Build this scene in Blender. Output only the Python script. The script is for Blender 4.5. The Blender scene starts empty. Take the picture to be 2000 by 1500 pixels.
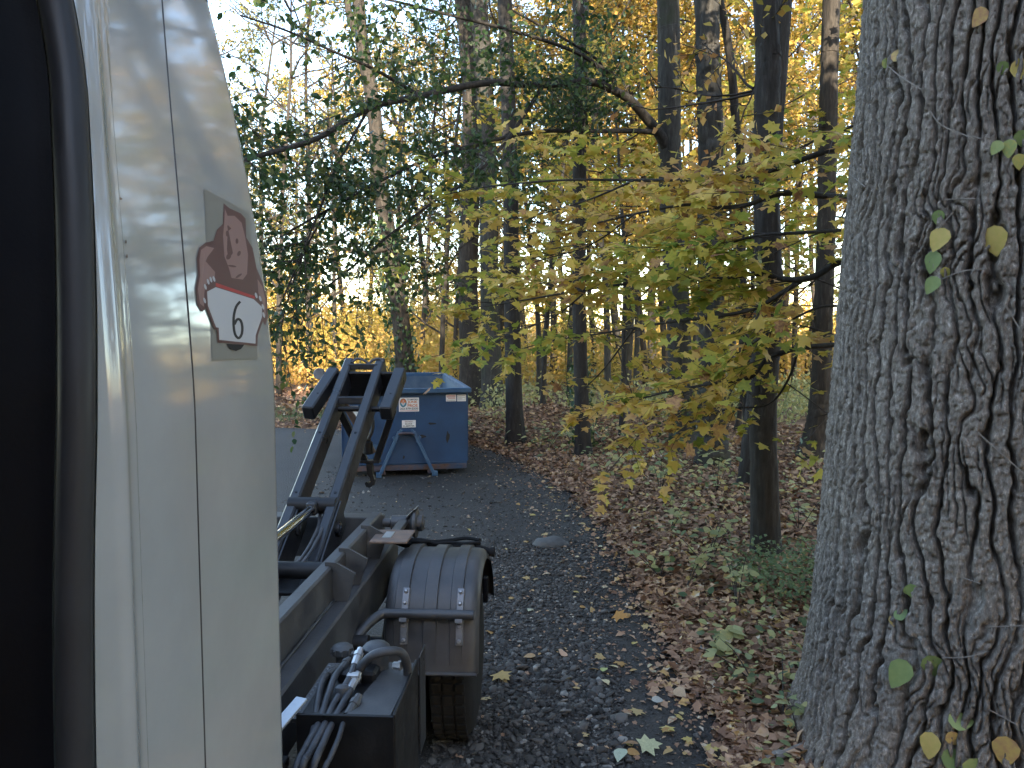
import bpy, math, random
import numpy as np
from mathutils import Vector, Matrix

sc = bpy.context.scene
# ------------------------------------------------------------------ camera
CAM = np.array((0.0, 0.0, 2.65)); FPX = 1500.0
YAW = math.atan(80 / 1500); PITCH = math.atan(107 / 1500)
cd = bpy.data.cameras.new("camera"); cam = bpy.data.objects.new("camera", cd)
sc.collection.objects.link(cam)
cd.sensor_width = 36.0; cd.lens = 27.0; cd.clip_start = 0.05; cd.clip_end = 3000
cam.location = CAM; cam.rotation_euler = (math.pi / 2 - PITCH, 0, YAW)
sc.camera = cam
# ------------------------------------------------------------------ sky and sun
SUN_EL, SUN_AZ = math.radians(19), math.radians(166)      # azimuth clockwise from +Y
w = bpy.data.worlds.new("World"); sc.world = w; w.use_nodes = True
wn = w.node_tree.nodes; wl = w.node_tree.links
sky = wn.new("ShaderNodeTexSky"); sky.sky_type = 'NISHITA'; sky.sun_disc = False
sky.sun_elevation = SUN_EL; sky.sun_rotation = SUN_AZ
sky.air_density = 1.0; sky.dust_density = 0.8; sky.ozone_density = 0.6
wl.new(sky.outputs[0], wn["Background"].inputs[0]); wn["Background"].inputs[1].default_value = 0.15
sd = bpy.data.lights.new("sun", 'SUN'); sd.energy = 2.9; sd.angle = math.radians(0.53); sd.color = (1.0, 0.87, 0.68)
sun = bpy.data.objects.new("sun", sd); sc.collection.objects.link(sun)
sdir = Vector((math.sin(SUN_AZ) * math.cos(SUN_EL), math.cos(SUN_AZ) * math.cos(SUN_EL), math.sin(SUN_EL)))
sun.rotation_euler = sdir.to_track_quat('Z', 'Y').to_euler()
sun.location = (0, 0, 60)
vs = sc.view_settings
vs.view_transform = 'Standard'; vs.look = 'None'; vs.gamma = 1.0; vs.use_curve_mapping = False
vs.exposure = 2.7
cy = sc.cycles
cy.max_bounces = 4; cy.diffuse_bounces = 3; cy.glossy_bounces = 2; cy.transmission_bounces = 2
cy.transparent_max_bounces = 4; cy.caustics_reflective = False; cy.caustics_refractive = False
cy.use_denoising = True; cy.sample_clamp_indirect = 6.0

# ------------------------------------------------------------------ projection helpers (photo pixels 2000x1500)
_f = np.array((-math.sin(YAW) * math.cos(PITCH), math.cos(YAW) * math.cos(PITCH), -math.sin(PITCH)))
_r = np.array((math.cos(YAW), math.sin(YAW), 0.0)); _u = np.cross(_r, _f)
def ray(px, py): return _f + _r * (px - 1000) / FPX + _u * (750 - py) / FPX
def at(px, py, Y):
    d = ray(px, py); return CAM + d * (Y / d[1])
def atx(px, py, X):
    d = ray(px, py); return CAM + d * (X / d[0])
def project(P):
    q = np.asarray(P) - CAM; z = q @ _f
    return 1000 + FPX * (q @ _r) / z, 750 - FPX * (q @ _u) / z, z

# ------------------------------------------------------------------ noise
def _h(ix, iy, s):
    n = (ix.astype(np.int64) * 374761393 + iy.astype(np.int64) * 668265263 + s * 1442695041) & 0xffffffff
    n = ((n ^ (n >> 13)) * 1274126177) & 0xffffffff
    return ((n ^ (n >> 16)) & 0xffff) / 65535.0
def vnoise(x, y, s=0):
    x = np.asarray(x, float); y = np.asarray(y, float)
    ix = np.floor(x); iy = np.floor(y); fx = x - ix; fy = y - iy
    fx = fx * fx * fx * (fx * (fx * 6 - 15) + 10); fy = fy * fy * fy * (fy * (fy * 6 - 15) + 10)
    a = _h(ix, iy, s); b = _h(ix + 1, iy, s); c = _h(ix, iy + 1, s); d = _h(ix + 1, iy + 1, s)
    return (a * (1 - fx) + b * fx) * (1 - fy) + (c * (1 - fx) + d * fx) * fy
def fbm(x, y, s=0, o=4):
    v = 0; a = .5
    for k in range(o):
        v = v + a * vnoise(x * 2 ** k, y * 2 ** k, s + 17 * k); a *= .5
    return v
def sstep(a, b, x):
    t = np.clip((x - a) / (b - a), 0, 1); return t * t * (3 - 2 * t)

# ------------------------------------------------------------------ materials
def new_mat(name):
    m = bpy.data.materials.new(name); m.use_nodes = True
    return m, m.node_tree.nodes, m.node_tree.links, m.node_tree.nodes["Principled BSDF"]
def ramp(n, stops):
    r = n.new("ShaderNodeValToRGB"); e = r.color_ramp.elements
    while len(e) < len(stops): e.new(0.5)
    for k, (p, c) in enumerate(stops):
        e[k].position = p; e[k].color = (*c, 1)
    return r
def surf(name, c1, c2, scale=6, rough=.6, metal=0.0, bump=.0, bscale=60, stretch=(1, 1, 1), detail=5, coat=0.0, c3=None, rvar=.15, spec=.5, lo=.35, hi=.65):
    m, n, l, b = new_mat(name)
    tc = n.new("ShaderNodeTexCoord"); mp = n.new("ShaderNodeMapping"); mp.inputs['Scale'].default_value = stretch
    l.new(tc.outputs['Object'], mp.inputs[0])
    t = n.new("ShaderNodeTexNoise"); t.inputs['Scale'].default_value = scale; t.inputs['Detail'].default_value = detail
    t.inputs['Roughness'].default_value = .62
    l.new(mp.outputs[0], t.inputs[0])
    st = [(lo, c1), (hi, c2)]
    if c3: st.append((min(.99, hi + .12), c3))
    r = ramp(n, st); l.new(t.outputs[0], r.inputs[0]); l.new(r.outputs[0], b.inputs['Base Color'])
    mr = n.new("ShaderNodeMapRange"); mr.inputs[1].default_value = .3; mr.inputs[2].default_value = .7
    mr.inputs[3].default_value = max(.03, rough - rvar); mr.inputs[4].default_value = min(1, rough + rvar)
    l.new(t.outputs[0], mr.inputs[0]); l.new(mr.outputs[0], b.inputs['Roughness'])
    b.inputs['Metallic'].default_value = metal; b.inputs['Coat Weight'].default_value = coat
    b.inputs['Specular IOR Level'].default_value = spec
    if coat: b.inputs['Coat Roughness'].default_value = .06
    if bump:
        t2 = n.new("ShaderNodeTexNoise"); t2.inputs['Scale'].default_value = bscale; t2.inputs['Detail'].default_value = 6
        l.new(mp.outputs[0], t2.inputs[0])
        bp = n.new("ShaderNodeBump"); bp.inputs['Strength'].default_value = bump; bp.inputs['Distance'].default_value = .01
        l.new(t2.outputs[0], bp.inputs['Height']); l.new(bp.outputs[0], b.inputs['Normal'])
    return m
def leaf_mat(name, stops, trans=.35, rough=.5, per_object=False, blotch=True):
    m, n, l, b = new_mat(name)
    if per_object:
        s = n.new("ShaderNodeObjectInfo"); src = s.outputs['Random']
    else:
        s = n.new("ShaderNodeAttribute"); s.attribute_name = 'rnd'; src = s.outputs['Fac']
    if blotch:
        tc = n.new("ShaderNodeTexCoord"); t = n.new("ShaderNodeTexNoise"); t.inputs['Scale'].default_value = 9.0 if not per_object else 4.0
        t.inputs['Detail'].default_value = 3
        l.new(tc.outputs['Object'], t.inputs[0])
        a = n.new("ShaderNodeMath"); a.operation = 'MULTIPLY_ADD'; a.inputs[1].default_value = .5; a.inputs[2].default_value = -.25
        l.new(t.outputs[0], a.inputs[0])
        a2 = n.new("ShaderNodeMath"); a2.operation = 'ADD'; a2.use_clamp = True
        l.new(a.outputs[0], a2.inputs[0]); l.new(src, a2.inputs[1]); src = a2.outputs[0]
    r = ramp(n, stops); l.new(src, r.inputs[0])
    l.new(r.outputs[0], b.inputs['Base Color']); b.inputs['Roughness'].default_value = rough
    b.inputs['Specular IOR Level'].default_value = .35
    tr = n.new("ShaderNodeBsdfTranslucent"); l.new(r.outputs[0], tr.inputs[0])
    mx = n.new("ShaderNodeMixShader"); mx.inputs[0].default_value = trans
    l.new(b.outputs[0], mx.inputs[1]); l.new(tr.outputs[0], mx.inputs[2])
    l.new(mx.outputs[0], n["Material Output"].inputs[0])
    return m
def flat(name, c, rough=.5, metal=0, spec=.5):
    m, n, l, b = new_mat(name); b.inputs['Base Color'].default_value = (*c, 1)
    b.inputs['Roughness'].default_value = rough; b.inputs['Metallic'].default_value = metal
    b.inputs['Specular IOR Level'].default_value = spec
    return m

M = {}
M['steel'] = surf('black_painted_steel', (.014, .015, .018), (.030, .031, .035), 5, .38, bump=.08, bscale=90, c3=(.06, .057, .053), detail=8)
M['frame'] = surf('dusty_frame_paint', (.035, .035, .037), (.080, .078, .076), 5, .5, bump=.12, bscale=70, c3=(.14, .125, .11), detail=8)
M['soot'] = surf('greasy_black_steel', (.005, .005, .006), (.014, .013, .013), 7, .5, bump=.1, spec=.35)
M['rust'] = surf('rusty_steel', (.10, .07, .055), (.20, .13, .09), 14, .75, bump=.3, bscale=60, c3=(.07, .06, .06))
M['chrome'] = flat('chrome_rod', (.75, .76, .78), .12, 1.0)
M['zinc'] = surf('zinc_plated_bracket', (.13, .135, .145), (.22, .22, .23), 18, .5, metal=.5, bump=.05)
M['bolt'] = surf('bolt_steel', (.22, .22, .23), (.34, .34, .34), 30, .4, metal=.6)
M['fender'] = surf('grey_fender_plastic', (.030, .030, .032), (.060, .059, .060), 4, .45, bump=.08, bscale=160, c3=(.10, .096, .092), detail=8)
M['rubber'] = surf('tyre_rubber', (.006, .006, .006), (.016, .015, .015), 6, .85, bump=.2, spec=.2)
M['hose'] = surf('hydraulic_hose', (.018, .018, .020), (.070, .070, .074), 9, .5, bump=.1, bscale=150)
M['alu'] = surf('aluminium', (.35, .36, .37), (.5, .5, .5), 12, .4, metal=.7)
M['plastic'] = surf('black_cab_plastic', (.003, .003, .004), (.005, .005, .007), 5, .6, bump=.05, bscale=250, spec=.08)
M['seal'] = surf('window_rubber', (.026, .026, .028), (.038, .038, .041), 5, .5, spec=.3)
M['paint'] = surf('white_cab_paint', (.37, .382, .375), (.44, .45, .44), 3.2, .09, rvar=.04, coat=.9, c3=(.40, .395, .37), bump=.012, bscale=9, detail=8)
M['blue'] = surf('blue_dumpster_paint', (.010, .040, .100), (.015, .056, .132), 2.4, .48, bump=.12, bscale=25, c3=(.02, .065, .15), detail=8)
M['blue_in'] = surf('worn_inner_blue', (.05, .09, .14), (.12, .16, .20), 3, .6, bump=.2, bscale=30, c3=(.2, .2, .19), detail=8)
M['rim_blue'] = surf('scuffed_rim_blue', (.02, .065, .14), (.045, .10, .17), 6, .5, bump=.1, c3=(.13, .16, .19))
M['dskid'] = surf('rusty_blue_skid', (.02, .045, .09), (.10, .055, .04), 5, .7, bump=.2, c3=(.05, .03, .03))
M['sticker'] = surf('white_sticker', (.62, .63, .64), (.72, .72, .72), 20, .45)
M['ink'] = flat('black_ink', (.015, .015, .02), .5)
M['orange'] = flat('orange_ink', (.55, .16, .05), .5)
M['teal'] = flat('teal_ink', (.03, .22, .33), .5)
M['red'] = flat('red_ink', (.42, .05, .05), .5)
M['brown_ink'] = flat('maroon_ink', (.11, .045, .045), .4)
M['pink_ink'] = flat('rose_ink', (.28, .165, .15), .4)
M['tan_ink'] = flat('taupe_ink', (.22, .215, .19), .4)
M['white_ink'] = flat('white_ink', (.50, .51, .53), .4)
M['grime'] = flat('grime', (.02, .018, .016), .8)

# bark
def bark_mat(name, c1, c2, c3, vs_=(9, 9, 1.6), bump=.7, moss=None):
    m, n, l, b = new_mat(name)
    tc = n.new("ShaderNodeTexCoord"); mp = n.new("ShaderNodeMapping"); mp.inputs['Scale'].default_value = vs_
    l.new(tc.outputs['Object'], mp.inputs[0])
    t = n.new("ShaderNodeTexNoise"); t.inputs['Scale'].default_value = 2.2; t.inputs['Detail'].default_value = 8; t.inputs['Roughness'].default_value = .7
    l.new(mp.outputs[0], t.inputs[0])
    r = ramp(n, [(.32, c1), (.55, c2), (.72, c3)]); l.new(t.outputs[0], r.inputs[0])
    out = r.outputs[0]
    if moss:
        t3 = n.new("ShaderNodeTexNoise"); t3.inputs['Scale'].default_value = 1.7; t3.inputs['Detail'].default_value = 6
        l.new(tc.outputs['Object'], t3.inputs[0])
        r3 = ramp(n, [(.54, (0, 0, 0)), (.68, (1, 1, 1))]); l.new(t3.outputs[0], r3.inputs[0])
        mx = n.new("ShaderNodeMix"); mx.data_type = 'RGBA'; l.new(r3.outputs[0], mx.inputs[0]); l.new(out, mx.inputs[6]); mx.inputs[7].default_value = (*moss, 1)
        out = mx.outputs[2]
    l.new(out, b.inputs['Base Color']); b.inputs['Roughness'].default_value = .85; b.inputs['Specular IOR Level'].default_value = .3
    bp = n.new("ShaderNodeBump"); bp.inputs['Strength'].default_value = bump; bp.inputs['Distance'].default_value = .02
    l.new(t.outputs[0], bp.inputs['Height']); l.new(bp.outputs[0], b.inputs['Normal'])
    return m
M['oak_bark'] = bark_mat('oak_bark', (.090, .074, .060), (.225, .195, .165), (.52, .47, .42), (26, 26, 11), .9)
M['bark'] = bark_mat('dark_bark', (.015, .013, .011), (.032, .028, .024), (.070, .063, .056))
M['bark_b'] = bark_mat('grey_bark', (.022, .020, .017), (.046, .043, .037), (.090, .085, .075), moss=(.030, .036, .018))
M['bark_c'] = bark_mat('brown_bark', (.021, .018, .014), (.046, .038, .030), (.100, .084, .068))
M['twig'] = flat('twig_bark', (.035, .028, .024), .8)
M['stick'] = surf('dead_wood', (.14, .12, .10), (.24, .21, .18), 20, .8, bump=.2)

YEL = [(0, (.20, .27, .05)), (.22, (.40, .40, .07)), (.5, (.66, .49, .10)), (.78, (.70, .48, .15)), (.92, (.52, .29, .13)), (1, (.28, .14, .08))]
M['maple'] = leaf_mat('maple_leaf', YEL, .5)
M['maple_o'] = leaf_mat('maple_leaf_single', YEL, .5, per_object=True)
GRN = [(0, (.025, .055, .022)), (.45, (.048, .088, .030)), (.8, (.080, .12, .036)), (1, (.18, .18, .05))]
M['green'] = leaf_mat('green_leaf', GRN, .45, .38)
M['green_o'] = leaf_mat('green_leaf_single', GRN, .45, .38, per_object=True)
GOLD = [(0, (.20, .20, .04)), (.3, (.42, .31, .06)), (.6, (.56, .36, .09)), (.85, (.60, .34, .12)), (1, (.42, .19, .07))]
M['gold'] = leaf_mat('golden_leaf', GOLD, .4, blotch=False)
OLV = [(0, (.07, .09, .025)), (.4, (.16, .17, .04)), (.75, (.34, .28, .06)), (1, (.42, .24, .07))]
M['olive'] = leaf_mat('olive_leaf', OLV, .4, blotch=False)
LIT = [(0, (.09, .045, .030)), (.3, (.21, .115, .068)), (.6, (.34, .20, .12)), (.82, (.48, .31, .19)), (.92, (.52, .32, .11)), (1, (.56, .48, .36))]
M['litter'] = leaf_mat('fallen_leaf', LIT, .1, .65)
DROP = [(0, (.40, .22, .07)), (.3, (.46, .34, .16)), (.5, (.50, .38, .10)), (.7, (.55, .47, .32)), (.85, (.36, .17, .09)), (1, (.50, .50, .34))]
M['drop_o'] = leaf_mat('fallen_leaf_single', DROP, .15, .6, per_object=True)
UND = [(0, (.07, .12, .06)), (.25, (.16, .20, .09)), (.5, (.32, .32, .13)), (.8, (.44, .39, .16)), (1, (.50, .36, .12))]
M['under'] = leaf_mat('undergrowth_leaf', UND, .3, .5, blotch=False)
M['under_o'] = leaf_mat('seedling_leaf', [(0, (.30, .31, .13)), (.5, (.40, .38, .17)), (1, (.20, .26, .13))], .3, .5, per_object=True)
M['ivy'] = leaf_mat('ivy_leaf', [(0, (.02, .05, .02)), (.5, (.05, .09, .035)), (.85, (.10, .14, .05)), (1, (.30, .30, .07))], .25, .35, blotch=False)
M['vine_o'] = leaf_mat('vine_leaf', [(0, (.18, .25, .09)), (.45, (.30, .36, .13)), (.6, (.48, .40, .11)), (.85, (.58, .43, .15)), (1, (.46, .27, .15))], .3, .45, per_object=True)
M['fern'] = leaf_mat('fern_leaf', [(0, (.09, .15, .07)), (1, (.19, .24, .10))], .3, .5, blotch=False)
M['pebble'] = leaf_mat('gravel_stone', [(0, (.026, .023, .020)), (.45, (.058, .052, .046)), (.8, (.095, .086, .077)), (.96, (.14, .128, .115)), (1, (.27, .25, .22))], 0.0, .75)

# ground materials
def ground_mat():
    m, n, l, b = new_mat('forest_soil')
    tc = n.new("ShaderNodeTexCoord")
    t = n.new("ShaderNodeTexNoise"); t.inputs['Scale'].default_value = 7; t.inputs['Detail'].default_value = 9; t.inputs['Roughness'].default_value = .75
    l.new(tc.outputs['Object'], t.inputs[0])
    v = n.new("ShaderNodeTexVoronoi"); v.inputs['Scale'].default_value = 11; v.inputs['Randomness'].default_value = 1
    l.new(tc.outputs['Object'], v.inputs[0])
    r = ramp(n, [(.3, (.05, .030, .020)), (.5, (.13, .075, .045)), (.68, (.24, .145, .08)), (.8, (.30, .20, .08))])
    mx = n.new("ShaderNodeMix"); mx.data_type = 'FLOAT'; mx.inputs[0].default_value = .5
    sx = n.new("ShaderNodeSeparateColor"); l.new(v.outputs['Color'], sx.inputs[0])
    l.new(t.outputs[0], mx.inputs[2]); l.new(sx.outputs[0], mx.inputs[3])
    l.new(mx.outputs[0], r.inputs[0])
    l.new(r.outputs[0], b.inputs['Base Color']); b.inputs['Roughness'].default_value = .9; b.inputs['Specular IOR Level'].default_value = .2
    bp = n.new("ShaderNodeBump"); bp.inputs['Strength'].default_value = .8; bp.inputs['Distance'].default_value = .03
    l.new(mx.outputs[0], bp.inputs['Height']); l.new(bp.outputs[0], b.inputs['Normal'])
    return m
M['soil'] = ground_mat()
def drive_mat():
    m, n, l, b = new_mat('dark_gravel_drive')
    tc = n.new("ShaderNodeTexCoord")
    def noise(s, d=8, r=.65):
        t = n.new("ShaderNodeTexNoise"); t.inputs['Scale'].default_value = s; t.inputs['Detail'].default_value = d; t.inputs['Roughness'].default_value = r
        l.new(tc.outputs['Object'], t.inputs[0]); return t
    big = noise(.55, 5); fine = noise(38, 8, .7)
    vor = n.new("ShaderNodeTexVoronoi"); vor.inputs['Scale'].default_value = 46; l.new(tc.outputs['Object'], vor.inputs[0])
    r1 = ramp(n, [(.3, (.019, .017, .015)), (.55, (.037, .033, .029)), (.75, (.060, .054, .047))]); l.new(fine.outputs[0], r1.inputs[0])
    r2 = ramp(n, [(.35, (.75, .75, .75)), (.7, (1.25, 1.22, 1.2))]); l.new(big.outputs[0], r2.inputs[0])
    mu = n.new("ShaderNodeMix"); mu.data_type = 'RGBA'; mu.blend_type = 'MULTIPLY'; mu.inputs[0].default_value = 1
    l.new(r1.outputs[0], mu.inputs[6]); l.new(r2.outputs[0], mu.inputs[7])
    # scattered pale chips
    sx = n.new("ShaderNodeSeparateColor"); l.new(vor.outputs['Color'], sx.inputs[0])
    rc = ramp(n, [(.93, (0, 0, 0)), (.96, (1, 1, 1))]); l.new(sx.outputs[0], rc.inputs[0])
    rd = ramp(n, [(.25, (1, 1, 1)), (.34, (0, 0, 0))]); l.new(vor.outputs['Distance'], rd.inputs[0])
    pm = n.new("ShaderNodeMath"); pm.operation = 'MULTIPLY'; l.new(rc.outputs[0], pm.inputs[0]); l.new(rd.outputs[0], pm.inputs[1])
    m2 = n.new("ShaderNodeMix"); m2.data_type = 'RGBA'; l.new(pm.outputs[0], m2.inputs[0]); l.new(mu.outputs[2], m2.inputs[6]); m2.inputs[7].default_value = (.16, .15, .145, 1)
    l.new(m2.outputs[2], b.inputs['Base Color'])
    b.inputs['Roughness'].default_value = .72; b.inputs['Specular IOR Level'].default_value = .45
    bp = n.new("ShaderNodeBump"); bp.inputs['Strength'].default_value = .8; bp.inputs['Distance'].default_value = .018
    ad = n.new("ShaderNodeMath"); ad.operation = 'SUBTRACT'; l.new(fine.outputs[0], ad.inputs[0])
    ml = n.new("ShaderNodeMath"); ml.operation = 'MULTIPLY'; ml.inputs[1].default_value = .5; l.new(vor.outputs['Distance'], ml.inputs[0]); l.new(ml.outputs[0], ad.inputs[1])
    l.new(ad.outputs[0], bp.inputs['Height']); l.new(bp.outputs[0], b.inputs['Normal'])
    return m
M['drive'] = drive_mat()

# ------------------------------------------------------------------ mesh and object helpers
COL = sc.collection
def root_loc(p):
    while p.parent: p = p.parent
    return np.array(p.location)
def mesh_np(name, V, F, mat, smooth=False, rnd=None):
    """V (n,3); F (m,k) int array or list of faces."""
    me = bpy.data.meshes.new(name)
    V = np.asarray(V, dtype=np.float32)
    if isinstance(F, np.ndarray):
        k = F.shape[1]; m = F.shape[0]
        me.vertices.add(len(V)); me.vertices.foreach_set('co', V.ravel())
        me.loops.add(m * k); me.loops.foreach_set('vertex_index', F.astype(np.int32).ravel())
        me.polygons.add(m); me.polygons.foreach_set('loop_start', np.arange(0, m * k, k, dtype=np.int32))
        if smooth: me.polygons.foreach_set('use_smooth', np.ones(m, dtype=bool))
        me.update(calc_edges=True)
    else:
        me.from_pydata([tuple(map(float, v)) for v in V], [], F)
        if smooth: me.polygons.foreach_set('use_smooth', np.ones(len(F), dtype=bool))
    if rnd is not None:
        a = me.attributes.new('rnd', 'FLOAT', 'POINT'); a.data.foreach_set('value', np.asarray(rnd, dtype=np.float32))
    if mat: me.materials.append(mat)
    return me
def link(name, me, parent=None):
    o = bpy.data.objects.new(name, me); COL.objects.link(o)
    if parent: o.parent = parent
    return o
def obj(name, V, F, mat, parent=None, smooth=False, rnd=None):
    V = np.asarray(V, float)
    if parent is not None: V = V - root_loc(parent)
    return link(name, mesh_np(name, V, F, mat, smooth, rnd), parent)
def tag(o, label=None, cat=None, group=None, kind=None):
    for k, v in (('label', label), ('category', cat), ('group', group), ('kind', kind)):
        if v: o[k] = v
    return o
def thing(name, label, cat, loc=(0, 0, 0), group=None):
    o = bpy.data.objects.new(name, None); COL.objects.link(o); o.location = loc; o.empty_display_size = .2
    return tag(o, label, cat, group)

def tube_np(pts, rad, n=8, cap=True):
    pts = np.asarray(pts, float); k = len(pts); rad = np.broadcast_to(np.asarray(rad, float), (k,))
    tan = np.gradient(pts, axis=0); tan /= np.linalg.norm(tan, axis=1)[:, None] + 1e-12
    ref = np.array((0., 0., 1.)) if abs(tan[0][2]) < .9 else np.array((1., 0., 0.))
    if np.abs(tan @ ref).max() > .97:
        ref = np.array((.31, .92, .23)); ref /= np.linalg.norm(ref)
    u = np.cross(tan, ref); u /= np.linalg.norm(u, axis=1)[:, None] + 1e-12
    v = np.cross(tan, u)
    a = np.arange(n) * 2 * math.pi / n
    V = pts[:, None] + rad[:, None, None] * (np.cos(a)[None, :, None] * u[:, None] + np.sin(a)[None, :, None] * v[:, None])
    i = np.arange(k - 1)[:, None] * n; j = np.arange(n)[None]; j2 = (j + 1) % n
    F = np.stack([i + j, i + j2, i + n + j2, i + n + j], -1).reshape(-1, 4)
    return V.reshape(-1, 3), F
class MB:
    def __init__(s): s.V = []; s.F = []; s.n = 0
    def add(s, V, F):
        V = np.asarray(V, float)
        s.V.append(V); s.F += [tuple(int(x) + s.n for x in f) for f in F]; s.n += len(V); return s
    def box(s, x0, x1, y0, y1, z0, z1, bev=0.0):
        if bev <= 0:
            V = [(x, y, z) for x in (x0, x1) for y in (y0, y1) for z in (z0, z1)]
            return s.add(V, [(0, 1, 3, 2), (4, 6, 7, 5), (0, 4, 5, 1), (2, 3, 7, 6), (0, 2, 6, 4), (1, 5, 7, 3)])
        return s.obox((np.array((x0, y0, z0)) + (x1, y1, z1)) / 2 if False else ((x0 + x1) / 2, (y0 + y1) / 2, (z0 + z1) / 2), (x1 - x0, y1 - y0, z1 - z0), np.eye(3), bev)
    def obox(s, c, size, R=None, bev=.004):
        """bevelled oriented box (chamfered)"""
        R = np.eye(3) if R is None else np.asarray(R, float)
        h = np.asarray(size, float) / 2; b = min(bev, *(h * .45)); V = []; idx = {}
        for sx in (-1, 1):
            for sy in (-1, 1):
                for sz in (-1, 1):
                    for ax in range(3):
                        p = np.array((sx, sy, sz)) * h; q = p.copy()
                        for o_ in range(3):
                            if o_ != ax: q[o_] -= (sx, sy, sz)[o_] * b
                        idx[(sx, sy, sz, ax)] = len(V); V.append(q)
        F = []
        for ax in range(3):
            o1, o2 = (ax + 1) % 3, (ax + 2) % 3
            for sg in (-1, 1):
                f = []
                for a1, a2 in ((-1, -1), (1, -1), (1, 1), (-1, 1)):
                    k = [0, 0, 0]; k[ax] = sg; k[o1] = a1; k[o2] = a2; f.append(idx[(*k, ax)])
                F.append(f if sg > 0 else f[::-1])
            for a1 in (-1, 1):
                for a2 in (-1, 1):
                    k0 = [0, 0, 0]; k1 = [0, 0, 0]; k0[ax] = -1; k1[ax] = 1
                    k0[o1] = k1[o1] = a1; k0[o2] = k1[o2] = a2
                    f = [idx[(*k0, o1)], idx[(*k1, o1)], idx[(*k1, o2)], idx[(*k0, o2)]]
                    F.append(f if a1 * a2 > 0 else f[::-1])
        for sx in (-1, 1):
            for sy in (-1, 1):
                for sz in (-1, 1):
                    f = [idx[(sx, sy, sz, a)] for a in range(3)]; F.append(f if sx * sy * sz > 0 else f[::-1])
        V = np.array(V) @ R.T + np.asarray(c, float)
        return s.add(V, F)
    def beam(s, a, b, wd, ht, up=(0, 0, 1), bev=.006):
        """rectangular tube from a to b: wd across, ht along 'up'"""
        a = np.asarray(a, float); b = np.asarray(b, float); d = b - a; L = np.linalg.norm(d); d /= L
        x = np.cross(d, up); x /= np.linalg.norm(x); z = np.cross(x, d)
        return s.obox((a + b) / 2, (wd, L, ht), np.stack([x, d, z], 1), bev)
    def tube(s, pts, r, n=10, cap=True):
        V, F = tube_np(pts, r, n); k = len(pts); F = [tuple(f) for f in F]
        if cap: F += [tuple(range(n))[::-1], tuple(range((k - 1) * n, k * n))]
        return s.add(V, F)
    def prism(s, poly, axis, a0, a1):
        """extrude polygon: axis 0: poly in (y,z); 1: (x,z); 2: (x,y)"""
        n = len(poly); V = []
        for a in (a0, a1):
            for p in poly:
                q = list(p); q.insert(axis, a); V.append(q)
        F = [tuple(range(n))[::-1], tuple(range(n, 2 * n))] + [(i, (i + 1) % n, n + (i + 1) % n, n + i) for i in range(n)]
        return s.add(V, F)
    def lathe(s, c, axis, prof, n=24):
        """prof list of (offset along axis, radius)"""
        ax = np.asarray(axis, float); ax /= np.linalg.norm(ax)
        c = np.asarray(c, float); pts = [c + ax * p[0] for p in prof]
        ref = np.array((0., 0., 1.)) if abs(ax[2]) < .9 else np.array((1., 0., 0.))
        u = np.cross(ax, ref); u /= np.linalg.norm(u); v = np.cross(ax, u)
        a = np.arange(n) * 2 * math.pi / n
        V = np.concatenate([p + pr[1] * (np.cos(a)[:, None] * u + np.sin(a)[:, None] * v) for p, pr in zip(pts, prof)])
        k = len(prof); F = [(i * n + j, i * n + (j + 1) % n, (i + 1) * n + (j + 1) % n, (i + 1) * n + j) for i in range(k - 1) for j in range(n)]
        F += [tuple(range(n))[::-1], tuple(range((k - 1) * n, k * n))]
        return s.add(V, F)
    def build(s, name, mat, parent=None, smooth=False):
        o = obj(name, np.concatenate(s.V), s.F, mat, parent, False)
        me = o.data
        if smooth:
            me.polygons.foreach_set('use_smooth', np.ones(len(me.polygons), dtype=bool))
            try: me.set_sharp_from_angle(angle=math.radians(38))
            except Exception: pass
        return o
def spline(pts, n=8):
    """Catmull-Rom through pts"""
    P = np.asarray(pts, float); P = np.vstack([2 * P[0] - P[1], P, 2 * P[-1] - P[-2]]); out = []
    for i in range(1, len(P) - 2):
        for k in range(n):
            t = k / n
            out.append(.5 * (2 * P[i] + (P[i + 1] - P[i - 1]) * t + (2 * P[i - 1] - 5 * P[i] + 4 * P[i + 1] - P[i + 2]) * t * t + (3 * P[i] - P[i - 1] - 3 * P[i + 1] + P[i + 2]) * t ** 3))
    out.append(P[-2]); return np.array(out)

# ------------------------------------------------------------------ the ground
EDGE = [(-60, 1.25), (0, 1.2), (4.54, 1.12), (6.05, 1.03), (7.3, .92), (8.8, .93), (10, .82), (11.5, .55), (13.75, 0), (16, -.9), (17.7, -1.9), (19, -3.3), (20, -5.5), (20.5, -9), (21, -14), (22, -46)]
EY = np.array([e[0] for e in EDGE]); EX = np.array([e[1] for e in EDGE])
def edge_x(y): return np.interp(y, EY, EX) + .30 * (vnoise(np.asarray(y, float) * 1.1, 0 * np.asarray(y, float), 5) - .5) + .14 * (vnoise(np.asarray(y, float) * 4, 0 * np.asarray(y, float), 6) - .5)
def gz(x, y):
    """height of the forest floor"""
    x = np.asarray(x, float); y = np.asarray(y, float)
    d = np.where(y < 21.9, x - np.interp(y, EY, EX), np.maximum(2.0, y - 20)); d2 = np.maximum(d, (y - 21.0))
    h = -.06 + .16 * sstep(-.15, .7, d2) + .10 * sstep(.7, 6, d2) + (fbm(x * .35 + 3, y * .35, 3) - .5) * .35 * sstep(.2, 3, d2) + (fbm(x * 1.7, y * 1.7, 9) - .5) * .10 * sstep(.0, .8, d2)
    h = h + .35 * np.exp(-((x + .3) ** 2 / 3 + (y - 20.5) ** 2 / 6))
    return h
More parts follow.
